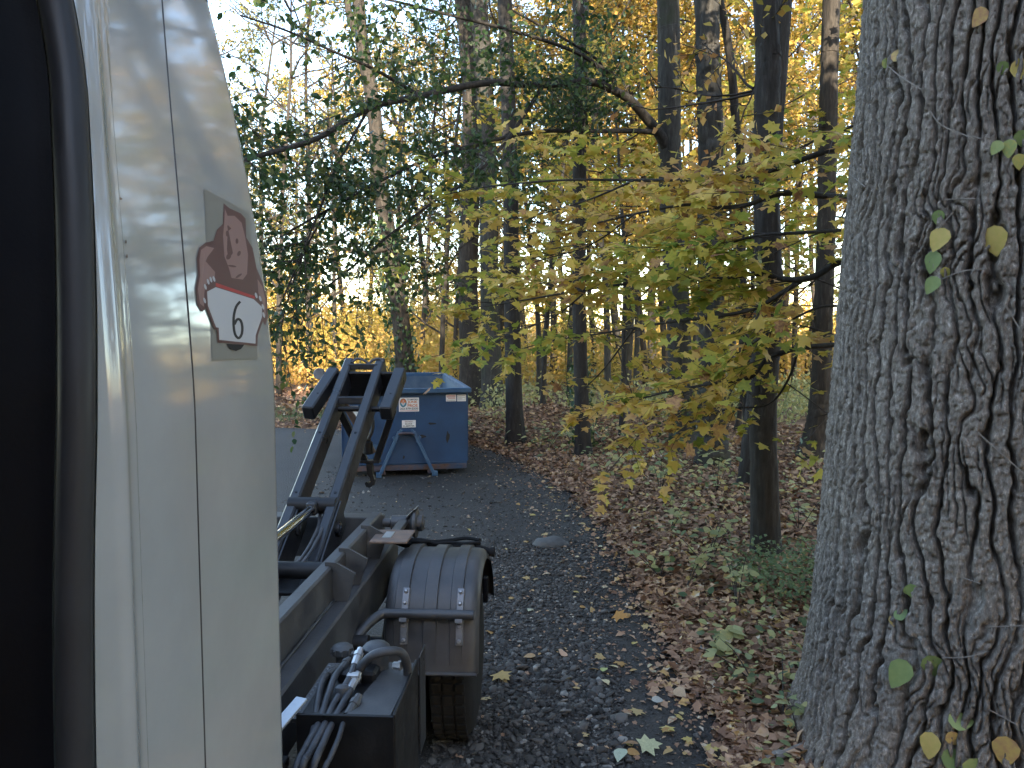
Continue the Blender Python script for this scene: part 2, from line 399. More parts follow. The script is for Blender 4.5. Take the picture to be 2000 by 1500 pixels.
def dz(x, y):
    x = np.asarray(x, float); y = np.asarray(y, float)
    return .02 * (fbm(x * .5, y * .5, 21) - .5) + .012 * (fbm(x * 2.5, y * 2.5, 31) - .5)
def gnd(px, py, f=gz):
    d = ray(px, py); z = 0.0
    for _ in range(12):
        p = CAM + d * ((z - CAM[2]) / d[2]); z = float(f(p[0], p[1]))
    return p
def grid_xy(xs, ys, zf):
    X, Y = np.meshgrid(xs, ys); V = np.stack([X, Y, zf(X, Y)], -1).reshape(-1, 3)
    nx, ny = len(xs), len(ys); i = np.arange(ny - 1)[:, None] * nx; j = np.arange(nx - 1)[None]
    return V, np.stack([i + j, i + j + 1, i + nx + j + 1, i + nx + j], -1).reshape(-1, 4)
xs = np.unique(np.concatenate([np.linspace(-600, -40, 15), np.linspace(-40, -4, 37), np.linspace(-4, 10, 113), np.linspace(10, 40, 31), np.linspace(40, 600, 15)]))
ys = np.unique(np.concatenate([np.linspace(-600, -30, 12), np.linspace(-30, 2, 25), np.linspace(2, 24, 150), np.linspace(24, 70, 47), np.linspace(70, 900, 14)]))
V, F = grid_xy(xs, ys, gz)
g = obj('ground', V, F, M['soil'], smooth=True); tag(g, 'forest floor of brown leaf-strewn soil', 'ground', kind='structure')
ys = np.unique(np.concatenate([np.linspace(-60, 2, 40), np.linspace(2, 13, 110), np.linspace(13, 22.3, 40)]))
rows = []
tt = 1 - np.linspace(0, 1, 90) ** 1.6
for y in ys:
    e = float(edge_x(y)); xx = e + (-45 - e) * np.linspace(0, 1, 90) ** 2.2; rows.append(np.stack([xx, np.full(90, y), dz(xx, np.full(90, y)) - .03 * sstep(e - .25, e, xx)], -1))
V = np.concatenate(rows); i = np.arange(len(ys) - 1)[:, None] * 90; j = np.arange(89)[None]
F = np.stack([i + j, i + 90 + j, i + 91 + j, i + j + 1], -1).reshape(-1, 4)[:, ::-1]
dv = obj('driveway', V, F, M['drive'], smooth=True); tag(dv, 'dark gravel and worn asphalt driveway', 'driveway', kind='structure')

# ------------------------------------------------------------------ the truck
CX = -1.61                                        # centre line of the truck
truck = thing('hook_lift_truck', 'white cab hook-lift truck with black hoist arms and grey rear fender', 'truck', (CX, 2.0, 0))
def mirrored(f):
    f(1); f(-1)
def mx(x, s): return x if s > 0 else 2 * CX - x
SIDE = -.41
def tumble(z): return .209 * np.maximum(np.asarray(z, float) - 2.55, 0) ** 1.6
def side_x(y, z):
    """outer skin of the cab side, with door edge, gap and panel seam"""
    y = np.asarray(y, float); z = np.asarray(z, float)
    x = SIDE - tumble(z)
    lean = .36 * np.maximum(z - 2.55, 0) ** 2
    gap = y - (.732 + lean); x = x - .003 * sstep(0, .004, gap)
    x = x - .004 * sstep(.0, .004, gap) * 0
    edge = np.maximum(y - 1.11, 0); x = x - (.04 - np.sqrt(np.maximum(.04 ** 2 - edge ** 2, 0)))
    x = x + .0005 * (fbm(y * 5, z * 3, 8) - .5)
    fr = .70 + lean - y
    x = x - .16 * np.maximum(fr, 0) ** 1.3 + .004 * np.exp(-((y - .705 - lean) / .010) ** 2)
    return x
_w = spline([(1.1, .64), (1.7, .642), (2.28, .652), (2.536, .668), (2.67, .687), (2.814, .715), (2.89, .732), (2.97, .742), (3.04, .742), (3.10, .735), (3.14, .72)], 8); WZ = _w[:, 0]; WY = _w[:, 1]
def win_edge(z):
    """rear edge of the door window opening"""
    z = np.asarray(z, float)
    return np.interp(z, WZ, WY)
zs = np.concatenate([np.linspace(1.15, 1.9, 10)[:-1], np.linspace(1.9, 3.12, 70)]); ts = np.linspace(0, 1, 420)
V = []
for z in zs:
    y0 = float(win_edge(z)); yy = y0 + (1.15 - y0) * ts; V.append(np.stack([side_x(yy, np.full_like(yy, z)), yy, np.full_like(yy, z)], -1))
V = np.concatenate(V); n_ = len(ts); i = np.arange(len(zs) - 1)[:, None] * n_; j = np.arange(n_ - 1)[None]
F = np.stack([i + j, i + j + 1, i + n_ + j + 1, i + n_ + j], -1).reshape(-1, 4)
obj('side_panel', V, F, M['paint'], truck, smooth=True)
zq = np.linspace(1.16, 3.11, 70)
for y0, r_, nm in ((.862, .0012, 'panel_seam'),):
    yq = y0 + .36 * np.maximum(zq - 2.55, 0) ** 2
    MB().tube(np.stack([side_x(yq, zq), yq, zq], -1), r_, 6).build(nm, M['fender'], truck, smooth=True)
# roof, rear wall, far side, lower door, front: closed shell of the cab
def cab_section(y, inset):
    z = np.linspace(1.15, 3.12, 24); xr = SIDE - tumble(z) - inset
    right = [(x, zz) for x, zz in zip(xr, z)]
    top = [(SIDE - .118 - inset - .04, 3.18), (SIDE - .24, 3.235), (CX, 3.26)]
    half = right + top
    return half + [(2 * CX - x, zz) for x, zz in half[-2::-1]]
b = MB()
sec = cab_section(1.15, .041); n_ = len(sec)
b.add([(x, 1.152, z) for x, z in sec], [tuple(range(n_))]); b.build('rear_wall', M['paint'], truck)
b = MB(); secs = [(-1.0, .02), (-.6, .0), (.6, 0.0), (1.11, 0.0), (1.14, .012), (1.15, .04)]
V = []; F = []
for k, (y, ins) in enumerate(secs):
    sct = cab_section(y, ins)[23:-23]; V += [(x, y, z) for x, z in sct]
m_ = len(sct)
for k in range(len(secs) - 1):
    F += [(k * m_ + q, k * m_ + q + 1, (k + 1) * m_ + q + 1, (k + 1) * m_ + q) for q in range(m_ - 1)]
b.add(V, F); b.build('roof', M['paint'], truck, smooth=True)
b = MB(); b.box(2 * CX - SIDE - .02, 2 * CX - SIDE + .01, -1.0, 1.14, 1.15, 2.1); b.build('far_door', M['paint'], truck)
dr = MB().box(SIDE - .03, SIDE - .001, -.62, .651, 1.15, 2.06, .012).build('door', M['paint'], truck)
MB().box(SIDE - .012, SIDE + .03, .45, .58, 1.86, 1.9, .01).build('door_handle', M['plastic'], dr)
MB().box(SIDE - .03, SIDE - .001, -1.0, -.625, 1.15, 2.06, .01).build('cowl', M['paint'], truck)
MB().box(2 * CX - SIDE, SIDE, -1.06, -1.0, 1.1, 2.06, .02).build('front_panel', M['paint'], truck)
MB().box(2 * CX - SIDE + .05, SIDE - .05, -1.0, 1.14, 1.08, 1.16, .01).build('cab_floor', M['plastic'], truck)
MB().beam((SIDE - .05, -.98, 2.06), (SIDE - .14, -.55, 3.14), .07, .07).build('windscreen_pillar', M['paint'], truck)
MB().beam((2 * CX - SIDE + .05, -.98, 2.06), (2 * CX - SIDE + .14, -.55, 3.14), .07, .07).build('windscreen_pillar', M['paint'], truck)
# window seal: rubber bead that follows the opening, then dark pillar trim inside
zz = np.linspace(1.98, 3.10, 60)
def strip(off, r, name, mat, xo):
    e = win_edge(zz) - off; x = side_x(win_edge(zz) + .004, zz) - xo
    return MB().tube(np.stack([x, e, zz], -1), r, 12).build(name, mat, truck, smooth=True)
strip(.016, .015, 'window_seal', M['seal'], .010)
def ribbon(o0, o1, x0, x1, name, mat, k=14):
    V = []
    for z in zz:
        e = float(win_edge(z)); xb = float(side_x(e + .004, z))
        for t in np.linspace(0, 1, k):
            V.append((xb - x0 - (x1 - x0) * t ** .6, e - o0 - (o1 - o0) * t, z))
    n_ = k; i = np.arange(len(zz) - 1)[:, None] * n_; j = np.arange(n_ - 1)[None]
    F = np.stack([i + j, i + j + 1, i + n_ + j + 1, i + n_ + j], -1).reshape(-1, 4)
    return obj(name, np.array(V), F, mat, truck, smooth=True)
ribbon(.030, .070, .020, .065, 'window_frame_trim', M['plastic'])
ribbon(.068, .11, .062, .17, 'pillar_trim', M['plastic'])
MB().box(2 * CX - SIDE + .06, SIDE - .21, .45, .60, 1.16, 3.1, .02).build('rear_lining', M['plastic'], truck)
MB().box(SIDE - .8, SIDE - .25, .1, .44, 1.3, 2.75, .06).build('seat', M['plastic'], truck)
MB().box(2 * CX - SIDE + .1, SIDE - .18, -.55, .6, 3.08, 3.12, .01).build('headlining', M['plastic'], truck)

# emblem printed on the cab side: flat print laid on the skin
def cabpt(px, py, off):
    d = ray(px, py); x = SIDE
    for _ in range(8):
        p = CAM + d * (x / d[0]); x = float(SIDE - tumble(p[2])) + 0
    p = CAM + d * ((x - .003 + off * .32) / d[0])
    return p
def decal(name, poly, off, mat, parent=None):
    """poly in enlarged-detail coordinates; subdivided fan so it follows the panel's curve"""
    P = [cabpt(340 + x / 4.054, 350 + y / 4.054, off) for x, y in poly]
    c = np.mean(P, axis=0)
    me = MB().add(np.array(P), [tuple(range(len(P)))])
    return me.build(name, mat, parent or truck)
def oval(cx, cy, rx, ry, n=14, rot=0):
    a = np.arange(n) * 2 * math.pi / n
    return [(cx + rx * math.cos(t) * math.cos(rot) - ry * math.sin(t) * math.sin(rot), cy + rx * math.cos(t) * math.sin(rot) + ry * math.sin(t) * math.cos(rot)) for t in a]
em = decal('emblem', [(238, 75), (420, 172), (600, 268), (630, 800), (660, 1422), (480, 1426), (303, 1432), (270, 760)], .0030, M['tan_ink'])
em['label'] = 'square emblem of a bear holding a white plate numbered 6'
decal('emblem_bear', [(392, 190), (436, 228), (530, 272), (566, 312), (572, 462), (622, 545), (652, 700), (702, 820), (737, 940), (742, 1100), (722, 1157), (700, 1120), (690, 985), (640, 915), (330, 835), (262, 905), (252, 1022), (222, 1052), (185, 992), (170, 862), (190, 762), (180, 622), (200, 542), (250, 502), (312, 488), (340, 400), (388, 352)], .0034, M['brown_ink'], em)
decal('emblem_face', [(402, 232), (424, 290), (480, 290), (535, 345), (562, 450), (586, 600), (578, 750), (545, 795), (455, 782), (432, 700), (398, 610), (388, 450), (398, 330)], .0038, M['pink_ink'], em)
decal('emblem_arm', [(212, 560), (255, 530), (318, 545), (262, 620), (250, 650), (325, 735), (322, 775), (250, 835), (240, 900), (236, 1010), (205, 985), (188, 870), (206, 760), (200, 640)], .0038, M['pink_ink'], em)
decal('emblem_arm', [(660, 790), (700, 850), (722, 950), (726, 1080), (712, 1090), (702, 980), (668, 900)], .0038, M['pink_ink'], em)
for cx, cy, rx, ry, rot in ((420, 430, 10, 24, 0), (498, 490, 11, 22, 0), (432, 612, 18, 26, .5), (514, 588, 13, 22, .4), (460, 688, 34, 8, .15), (512, 765, 30, 9, -.6), (448, 260, 34, 18, .5)):
    decal('emblem_line', oval(cx, cy, rx, ry, 12, rot), .0042, M['brown_ink'], em)
decal('emblem_plate_border', [(248, 880), (330, 812), (645, 920), (712, 1005), (712, 1095), (662, 1240), (660, 1322), (345, 1292), (338, 1190), (318, 1188), (250, 1005)], .0046, M['brown_ink'], em)
decal('emblem_band', [(330, 820), (640, 926), (640, 948), (330, 848)], .0050, M['red'], em)
decal('emblem_plate', [(262, 890), (330, 855), (630, 950), (696, 1012), (696, 1090), (646, 1236), (645, 1302), (358, 1272), (354, 1176), (332, 1172), (268, 1000)], .0050, M['white_ink'], em)
decal('emblem_semicircle', [(415, 1303), (440, 1345), (490, 1360), (530, 1345), (556, 1310)], .0046, M['grime'], em)  # dark semicircle printed below the plate
for cx, cy in ((248, 852), (270, 812), (292, 795), (316, 790), (242, 960), (650, 920), (682, 945), (704, 1010), (710, 1075)):
    decal('emblem_claw', oval(cx, cy, 9, 24, 10, -.3), .0054, M['white_ink'], em)
six = spline([(524, 968), (492, 1010), (474, 1080), (472, 1160), (484, 1230), (512, 1258), (536, 1225), (540, 1165), (526, 1118), (500, 1110), (478, 1150)], 4)
mb = MB(); L = []; R_ = []
for k, p in enumerate(six):
    t = six[min(k + 1, len(six) - 1)] - six[max(k - 1, 0)]; t /= np.linalg.norm(t); nn = np.array((-t[1], t[0]))
    a, c = p + nn * 10, p - nn * 10
    L.append(cabpt(340 + a[0] / 4.054, 350 + a[1] / 4.054, .0056)); R_.append(cabpt(340 + c[0] / 4.054, 350 + c[1] / 4.054, .0056))
k = len(L); mb.add(np.array(L + R_), [(q, q + 1, k + q + 1, k + q) for q in range(k - 1)]); mb.build('emblem_number', M['ink'], em)
# rust chip and scuffs on the paint
for (px, py, rx, ry) in ((235, 388, 4, 2.5), (246, 472, 1.5, 4), (248, 500, 1.6, 4), (262, 1120, 2.2, 5)):
    P = [cabpt(px + rx * math.cos(t) * (1 + .3 * math.sin(3 * t)), py + ry * math.sin(t), .004) for t in np.arange(9) * .698]
    MB().add(np.array(P), [tuple(range(9))]).build('paint_chip', M['rust'], truck)

# hoist frame rails (both sides), gussets, shelf, tail rollers
def rails(s):
    MB().obox((mx(-1.1925, s), 2.9, 1.313), (.075, 4.4, .195), None, .010).build('hoist_rail', M['frame'], truck)
    MB().obox((mx(-1.105, s), 2.9, 1.075), (.09, 4.5, .29), None, .010).build('frame_rail', M['frame'], truck)
    MB().tube([(mx(-1.143, s), 1.2, 1.228), (mx(-1.143, s), 4.9, 1.228)], .006, 6).build('brake_line', M['hose'], truck)
    for y, k in ((3.90, 1), (4.16, 1), (4.66, 1.1)):
        P = [(mx(-1.19, s), 1.432), (mx(-1.135, s), 1.430), (mx(-1.03, s), 1.372), (mx(-1.035, s), 1.345), (mx(-1.075, s), 1.222), (mx(-1.153, s), 1.222), (mx(-1.153, s), 1.4115), (mx(-1.19, s), 1.4115)]
        MB().prism(P, 1, y - .008 * k, y + .008 * k).build('gusset', M['frame'], truck)
    sh = MB().obox((mx(-.985, s), 4.62, 1.372), (.23, .28, .014), None, .004).build('shelf_plate', M['rust'], truck)
    MB().box(min(mx(-1.04, s), mx(-.985, s)), max(mx(-1.04, s), mx(-.985, s)), 4.56, 4.70, 1.3795, 1.3825).build('bare_patch', M['alu'], sh)
    ro = MB().lathe((mx(-1.15, s), 5.1, 1.335), (s, 0, 0), [(0, .03), (.05, .03), (.06, .05), (.185, .052), (.195, .075), (.215, .10), (.232, .10), (.24, .055), (.27, .055), (.275, .03), (.28, .03)], 28).build('tail_roller', M['frame'], truck, smooth=True)
    MB().box(min(mx(-1.03, s), mx(-.97, s)), max(mx(-1.03, s), mx(-.97, s)), 4.78, 5.06, 1.34, 1.372, .004).build('roller_arm', M['frame'], ro)
    MB().prism([(mx(-.93, s), 1.44), (mx(-.915, s), 1.445), (mx(-.985, s), 1.385), (mx(-.985, s), 1.37)], 1, 5.04, 5.16).build('roller_guide', M['frame'], ro)
mirrored(rails)
# arms of the hoist jib
d = np.array((0, 1.45, .88)); d /= np.linalg.norm(d); upn = np.array((0, -d[2], d[1]))
def armpt(x, y): return np.array((x, y, 1.52 + .607 * (y - 5.0)))
for xa in (-1.735, -1.465):
    a = armpt(xa, 3.7) - upn * .09; c = armpt(xa, 6.47) - upn * .09
    ar = MB().beam(a, c, .075, .18, upn, .012).build('jib_arm', M['steel'], truck)
    MB().beam(armpt(xa + .046, 4.3) - upn * .13, armpt(xa + .046, 5.0) - upn * .13, .014, .22, upn, .003).build('arm_side_plate', M['steel'], ar)
    MB().lathe(armpt(xa + .05, 4.86) - upn * .12, (1, 0, 0), [(0, .05), (.02, .05), (.025, .03), (.03, .03)], 16).build('pivot_pin', M['steel'], ar, smooth=True)
    for yb in (5.05, 5.6):
        MB().lathe(armpt(xa, yb) - upn * .002, upn, [(0, .010), (.006, .010)], 8).build('bolt', M['soot'], ar)
for (x0, y0, x1, y1) in ((-1.30, 5.86, -1.275, 6.34), (-1.915, 5.86, -1.835, 6.34)):
    st = MB().beam(armpt(x0, y0) - upn * .06, armpt(x1, y1) - upn * .06, .095, .125, upn, .010).build('stop_tube', M['steel'], truck)
    MB().lathe(armpt((x0 + x1) / 2, 6.02) + upn * .001, upn, [(0, .008), (.004, .008)], 8).build('bolt', M['soot'], st)
MB().obox(((-1.30 - 1.88) / 2, 6.38, 2.19), (.62, .03, .24), np.array([[1, 0, 0], [0, d[1], -d[2]], [0, d[2], d[1]]]), .006).build('head_plate', M['soot'], truck)
MB().obox((-1.60, 6.40, 2.335), (.26, .07, .05), None, .006).build('head_bar', M['steel'], truck)
MB().obox((-1.60, 6.02, 2.085), (.23, .07, .06), None, .006).build('cross_bar', M['steel'], truck)
MB().tube([(-1.72, 5.98, 2.02), (-1.30, 5.98, 2.02)], .022, 10).build('cross_pin', M['soot'], truck, smooth=True)
for pts in ([(-1.70, 6.42, 2.37), (-1.66, 6.44, 2.40), (-1.60, 6.44, 2.385), (-1.55, 6.44, 2.35)], [(-1.56, 6.42, 2.35), (-1.53, 6.44, 2.385), (-1.47, 6.44, 2.40), (-1.43, 6.42, 2.37)]):
    MB().tube(spline(pts, 5), .011, 8).build('hydraulic_hose', M['hose'], truck, smooth=True)
# hanging hook link
MB().beam((-1.77, 6.2, 2.02), (-1.56, 6.26, 1.56), .055, .05, (0, 1, 0), .005).build('hook_link', M['soot'], truck)
MB().beam((-1.735, 6.3, 2.03), (-1.52, 6.4, 1.60), .05, .03, (0, 1, 0), .004).build('hook_link_plate', M['rust'], truck)
MB().beam((-1.30, 6.2, 2.0), (-1.465, 6.26, 1.56), .05, .05, (0, 1, 0), .005).build('hook_link', M['soot'], truck)
MB().obox((-1.515, 6.27, 1.552), (.16, .09, .022), None, .003).build('hook_plate', M['soot'], truck)
cy_ = MB().lathe((-1.525, 6.22, 1.62), (0, 0, 1), [(0, .03), (.01, .042), (.10, .042), (.11, .025), (.13, .025)], 14).build('latch_cylinder', M['soot'], truck, smooth=True)
MB().tube([(-1.525, 6.22, 1.74), (-1.52, 6.22, 1.95)], .012, 8).build('cylinder_rod', M['chrome'], cy_, smooth=True)
MB().tube(spline([(-1.50, 6.2, 2.0), (-1.47, 6.18, 1.9), (-1.475, 6.17, 1.82), (-1.51, 6.18, 1.75)], 6), .014, 8).build('hydraulic_hose', M['hose'], truck, smooth=True)
hk = [(-1.545, 1.545), (-1.495, 1.545), (-1.49, 1.44), (-1.475, 1.40), (-1.485, 1.36), (-1.515, 1.335), (-1.545, 1.34), (-1.56, 1.37), (-1.545, 1.385), (-1.525, 1.372), (-1.51, 1.385), (-1.515, 1.42), (-1.54, 1.45)]
MB().prism([(x, z) for x, z in hk], 1, 6.235, 6.285).build('hook', M['soot'], truck)
MB().lathe((-1.965, 6.36, 2.275), (0, -1, .1), [(-.05, .02), (-.03, .045), (.0, .05), (.01, .045)], 14).build('work_lamp', M['zinc'], truck, smooth=True)
# centre cylinder, knuckle, cross members
MB().tube([(-1.585, 3.6, 1.44), (-1.585, 4.95, 1.468)], .030, 16).build('lift_cylinder_rod', M['chrome'], truck, smooth=True)
MB().tube([(-1.585, 1.9, 1.405), (-1.585, 3.75, 1.443)], .06, 18).build('lift_cylinder', M['steel'], truck, smooth=True)
kn = MB().lathe((-1.76, 4.99, 1.475), (1, 0, 0), [(0, .055), (.32, .055)], 18).build('knuckle_tube', M['soot'], truck, smooth=True)
MB().obox((-1.585, 4.96, 1.47), (.07, .13, .09), None, .012).build('knuckle_eye', M['steel'], kn)
MB().obox((CX, 5.28, 1.20), (.83, .14, .28), None, .006).build('tail_cross_member', M['frame'], truck)
MB().tube([(CX - .37, 4.25, 1.27), (CX + .37, 4.25, 1.27)], .05, 14).build('cross_tube', M['soot'], truck, smooth=True)
MB().obox((CX, 4.6, 1.09), (.74, .5, .02), None, .003).build('deck_plate', M['soot'], truck)
for k, o_ in enumerate((0, .03)):
    MB().tube(spline([(-1.56 + o_, 5.02, 1.42), (-1.50 + o_, 4.75, 1.37), (-1.52 + o_, 4.45, 1.26), (-1.62 + o_, 4.15, 1.22), (-1.66, 3.7, 1.2)], 6), .011, 8).build('hydraulic_hose', M['hose'], truck, smooth=True)
MB().obox((CX, 2.9, 1.0), (.70, .12, .2), None, .006).build('cross_member', M['soot'], truck)
MB().obox((CX, 1.6, 1.0), (.70, .12, .2), None, .006).build('cross_member', M['soot'], truck)

# fenders and wheels
prof = spline([(4.11, .74), (4.14, .92), (4.185, 1.07), (4.28, 1.20), (4.42, 1.275), (4.56, 1.293), (4.70, 1.285), (4.88, 1.235), (5.06, 1.15), (5.22, 1.02), (5.32, .88), (5.36, .78)], 8)
tg = np.gradient(prof, axis=0); tg /= np.linalg.norm(tg, axis=1)[:, None]; nr = np.stack([-tg[:, 1], tg[:, 0]], 1)
def fender(s):
    x0, x1 = -.95, -.41
    us = [0, .012, .03, .055, .085]; drop = [.055, .022, .008, .001, 0]
    xs_ = [x0 + u for u in us] + list(np.linspace(x0 + .1, x1 - .1, 14)) + [x1 - u for u in us[::-1]]
    dr_ = drop + [0] * 14 + drop[::-1]
    n_ = len(xs_); V = []
    for p, nn in zip(prof, nr):
        for x, dd in zip(xs_, dr_): V.append((mx(x, s), p[0] - nn[0] * dd, p[1] - nn[1] * dd))
    F = [(a * n_ + q, a * n_ + q + 1, (a + 1) * n_ + q + 1, (a + 1) * n_ + q) for a in range(len(prof) - 1) for q in range(n_ - 1)]
    inner = len(V); V += [(v[0], v[1] + .012 * (1 if v[1] < 4.6 else -1), v[2] - .010) for v in V[:inner]]
    F += [(a + inner, b_ + inner, c_ + inner, d_ + inner) for d_, c_, b_, a in F]
    for q in range(n_ - 1): F.append((q + 1, q, inner + q, inner + q + 1))
    fe = MB().add(V, F).build('fender', M['fender'], truck, smooth=True)
    def band(xa, xb, o0, o1, k0, k1, name, mat, par, fade=0):
        V = []; ks = list(range(k0, k1))
        for a, k in enumerate(ks):
            p, nn = prof[k], nr[k]; f_ = 1.0 if not fade else min(1, (a + .5) / fade)
            for x, o_ in ((xa, o0), (xa + .006, o1 * f_), (xb - .006, o1 * f_), (xb, o0)):
                V.append((mx(x, s), p[0] + nn[0] * o_, p[1] + nn[1] * o_))
        F = [(a * 4 + q, a * 4 + q + 1, a * 4 + q + 5, a * 4 + q + 4) for a in range(len(ks) - 1) for q in range(3)]
        e_ = (len(ks) - 1) * 4; F += [(3, 2, 1, 0), (e_, e_ + 1, e_ + 2, e_ + 3)]
        return MB().add(V, F).build(name, mat, par, smooth=False)
    for xa, xb in ((-.888, -.807), (-.723, -.642), (-.573, -.498)):
        band(xa, xb, -.004, .015, 2, 86, 'fender_rib', M['fender'], fe, fade=10)
    # lower lip
    MB().tube(np.stack([[mx(x, s) for x in np.linspace(x0 + .01, x1 - .005, 12)], np.full(12, 4.112), np.full(12, .74)], -1), .011, 8).build('fender_lip', M['fender'], fe, smooth=True)
    # bracket straps, bolts, tube
    for xc in (-.826, -.515):
        for k0, k1 in ((16, 23), (7, 14)):
            br = band(xc - .023, xc + .023, .004, .019, k0, k1, 'bracket_strap', M['zinc'], fe)
        br2 = band(xc - .026, xc + .026, .004, .060, 13, 17, 'bracket_clamp', M['zinc'], fe)
        for k in (18, 21, 8, 12):
            p, nn = prof[k], nr[k]
            MB().lathe((mx(xc, s), p[0] + nn[0] * .018, p[1] + nn[1] * .018), (0, nn[0], nn[1]), [(0, .0125), (.006, .0125), (.010, .008), (.016, .007)], 10).build('bolt', M['bolt'], fe, smooth=True)
    pb = prof[15] + nr[15] * .045
    tb = spline([(mx(-1.06, s), pb[0] - .16, pb[1] - .09), (mx(-1.01, s), pb[0] - .08, pb[1] - .035), (mx(-.95, s), pb[0] - .01, pb[1] - .004), (mx(-.88, s), pb[0], pb[1]), (mx(-.66, s), pb[0], pb[1]), (mx(-.432, s), pb[0], pb[1])], 6)
    MB().tube(tb, .0275, 14).build('bracket_tube', M['fender'], fe, smooth=True)
    MB().lathe((mx(-1.08, s), pb[0] - .18, pb[1] - .10), (s, 0, 0), [(0, .045), (.10, .045)], 16).build('tube_socket', M['soot'], fe, smooth=True)
    # marker lamp block at the outer edge, cable bundle behind the crown
    MB().obox((mx(-.392, s), 4.42, 1.12), (.028, .05, .15), None, .006).build('marker_lamp', M['plastic'], fe)
    for k in range(4):
        rg = np.random.RandomState(k + 3)
        pts = [(mx(x, s), 4.90 + .02 * rg.randn(), 1.243 + .012 * k * .8 + .008 * rg.randn()) for x in np.linspace(-1.04, -.47, 7)]
        MB().tube(spline(pts, 4), .012, 8).build('cable', M['rubber'], fe, smooth=True)
    MB().tube([(mx(-.50, s), 4.9, 1.235), (mx(-.40, s), 4.87, 1.215)], .02, 10).build('lamp_stalk', M['rubber'], fe, smooth=True)
    MB().lathe((mx(-.41, s), 4.87, 1.212), (s, 0, 0), [(0, .025), (.02, .032), (.035, .032), (.04, .02)], 12).build('side_lamp', M['rubber'], fe, smooth=True)
mirrored(fender)
def wheel(xc, yc, wd, s):
    t = MB().lathe((xc - wd / 2, yc, .52), (1, 0, 0), [(0, .30), (0, .40), (.02, .48), (.05, .512), (wd / 2, .52), (wd - .05, .512), (wd - .02, .48), (wd, .40), (wd, .30)], 48).build('wheel', M['rubber'], truck, smooth=True)
    MB().lathe((xc - wd / 2 + .03, yc, .52), (1, 0, 0), [(0, .30), (.02, .29), (wd - .08, .29), (wd - .06, .30)], 32).build('rim', M['zinc'], t, smooth=True)
    tr = MB()
    for k in range(44):
        a = k / 44 * 2 * math.pi; R = np.array([[1, 0, 0], [0, math.cos(a), -math.sin(a)], [0, math.sin(a), math.cos(a)]])
        for q in (-1, 0, 1):
            c = np.array((xc + q * wd * .27, yc, .52)) + R @ np.array((0, 0, .519)); tr.obox(c, (wd * .22, .05, .02), R, .004)
    tag(tr.build('tread', M['rubber'], t), kind='stuff')
for xc in (-.62, -.92): wheel(xc, 4.93, .27, 1); wheel(2 * CX - xc, 4.93, .27, -1)
for xc in (-.62, 2 * CX + .62): wheel(xc, -.55, .29, 1)
MB().tube([(-.75, 4.93, .52), (2 * CX + .75, 4.93, .52)], .09, 14).build('rear_axle', M['soot'], truck, smooth=True)

# hydraulic tank, valves and hoses behind the cab
tk = MB().obox((-.765, 2.96, .895), (.36, .46, .62), None, .008).build('hydraulic_tank', M['soot'], truck)
MB().prism([(-.765, 2.74), (-.60, 2.74), (-.585, 3.19), (-.70, 3.19)], 2, 1.2075, 1.215).build('tank_top_plate', M['frame'], tk)
MB().box(-.590, -.578, 2.72, 3.20, .72, 1.227, .003).build('tank_side_plate', M['soot'], tk)
MB().box(-.95, -.582, 2.716, 2.728, .72, 1.221, .002).build('tank_front_plate', M['soot'], tk)
MB().box(-.575, -.569, 3.20, 3.34, .8, 1.235, .001).build('upright_plate', M['steel'], truck)
tp = MB().box(-.985, -.90, 2.76, 3.25, 1.165, 1.179).build('tread_plate', M['frame'], truck)
for a in range(14):
    for c in range(3):
        MB().lathe((-.972 + c * .028, 2.79 + a * .033, 1.178), (0, 0, 1), [(0, .008), (.004, .005)], 6).build('tread_stud', M['zinc'], tp)
cap1 = MB().lathe((-.955, 3.36, 1.12), (0, 0, 1), [(0, .03), (.05, .03), (.055, .046), (.085, .046), (.095, .036), (.10, .02)], 18).build('filler_cap', M['frame'], truck, smooth=True)
for k in range(9):
    a = k * .698; MB().box(-.955 + .046 * math.cos(a) - .006, -.955 + .046 * math.cos(a) + .006, 3.36 + .046 * math.sin(a) - .006, 3.36 + .046 * math.sin(a) + .006, 1.178, 1.204, .002).build('cap_lug', M['frame'], cap1)
vb = MB().lathe((-.745, 3.14, 1.19), (0, 0, 1), [(0, .07), (.012, .07), (.015, .052), (.09, .052), (.095, .058), (.115, .058), (.128, .045), (.132, .02)], 20).build('return_filter', M['hose'], truck, smooth=True)
MB().box(-.84, -.81, 3.08, 3.11, 1.21, 1.30, .004).build('filter_lug', M['frame'], vb)
MB().tube(spline([(-.80, 3.02, 1.18), (-.785, 3.0, 1.26), (-.735, 2.99, 1.325), (-.675, 3.0, 1.345), (-.62, 3.03, 1.33), (-.602, 3.06, 1.28), (-.60, 3.08, 1.22), (-.61, 3.1, 1.1)], 6), .0185, 12).build('suction_hose', M['hose'], truck, smooth=True)
MB().lathe((-.655, 3.06, 1.26), (1, -.2, .1), [(0, .016), (.02, .016), (.021, .02), (.035, .02)], 6).build('hose_fitting', M['alu'], truck)
hs = [((698, 1284, 3.06), (682, 1325, 2.94), (652, 1375, 2.82), (632, 1420, 2.70), (605, 1470, 2.60), (590, 1500, 2.54)),
      ((674, 1298, 3.08), (655, 1320, 2.97), (640, 1360, 2.85), (624, 1410, 2.73), (597, 1460, 2.62), (575, 1510, 2.53)),
      ((650, 1312, 3.08), (630, 1330, 2.97), (620, 1375, 2.82), (612, 1430, 2.70), (588, 1490, 2.58), (570, 1520, 2.52)),
      ((692, 1330, 2.94), (675, 1365, 2.84), (650, 1410, 2.73), (632, 1450, 2.64), (612, 1500, 2.56)),
      ((690, 1378, 2.80), (672, 1408, 2.73), (662, 1440, 2.66), (645, 1480, 2.60), (632, 1510, 2.56))]
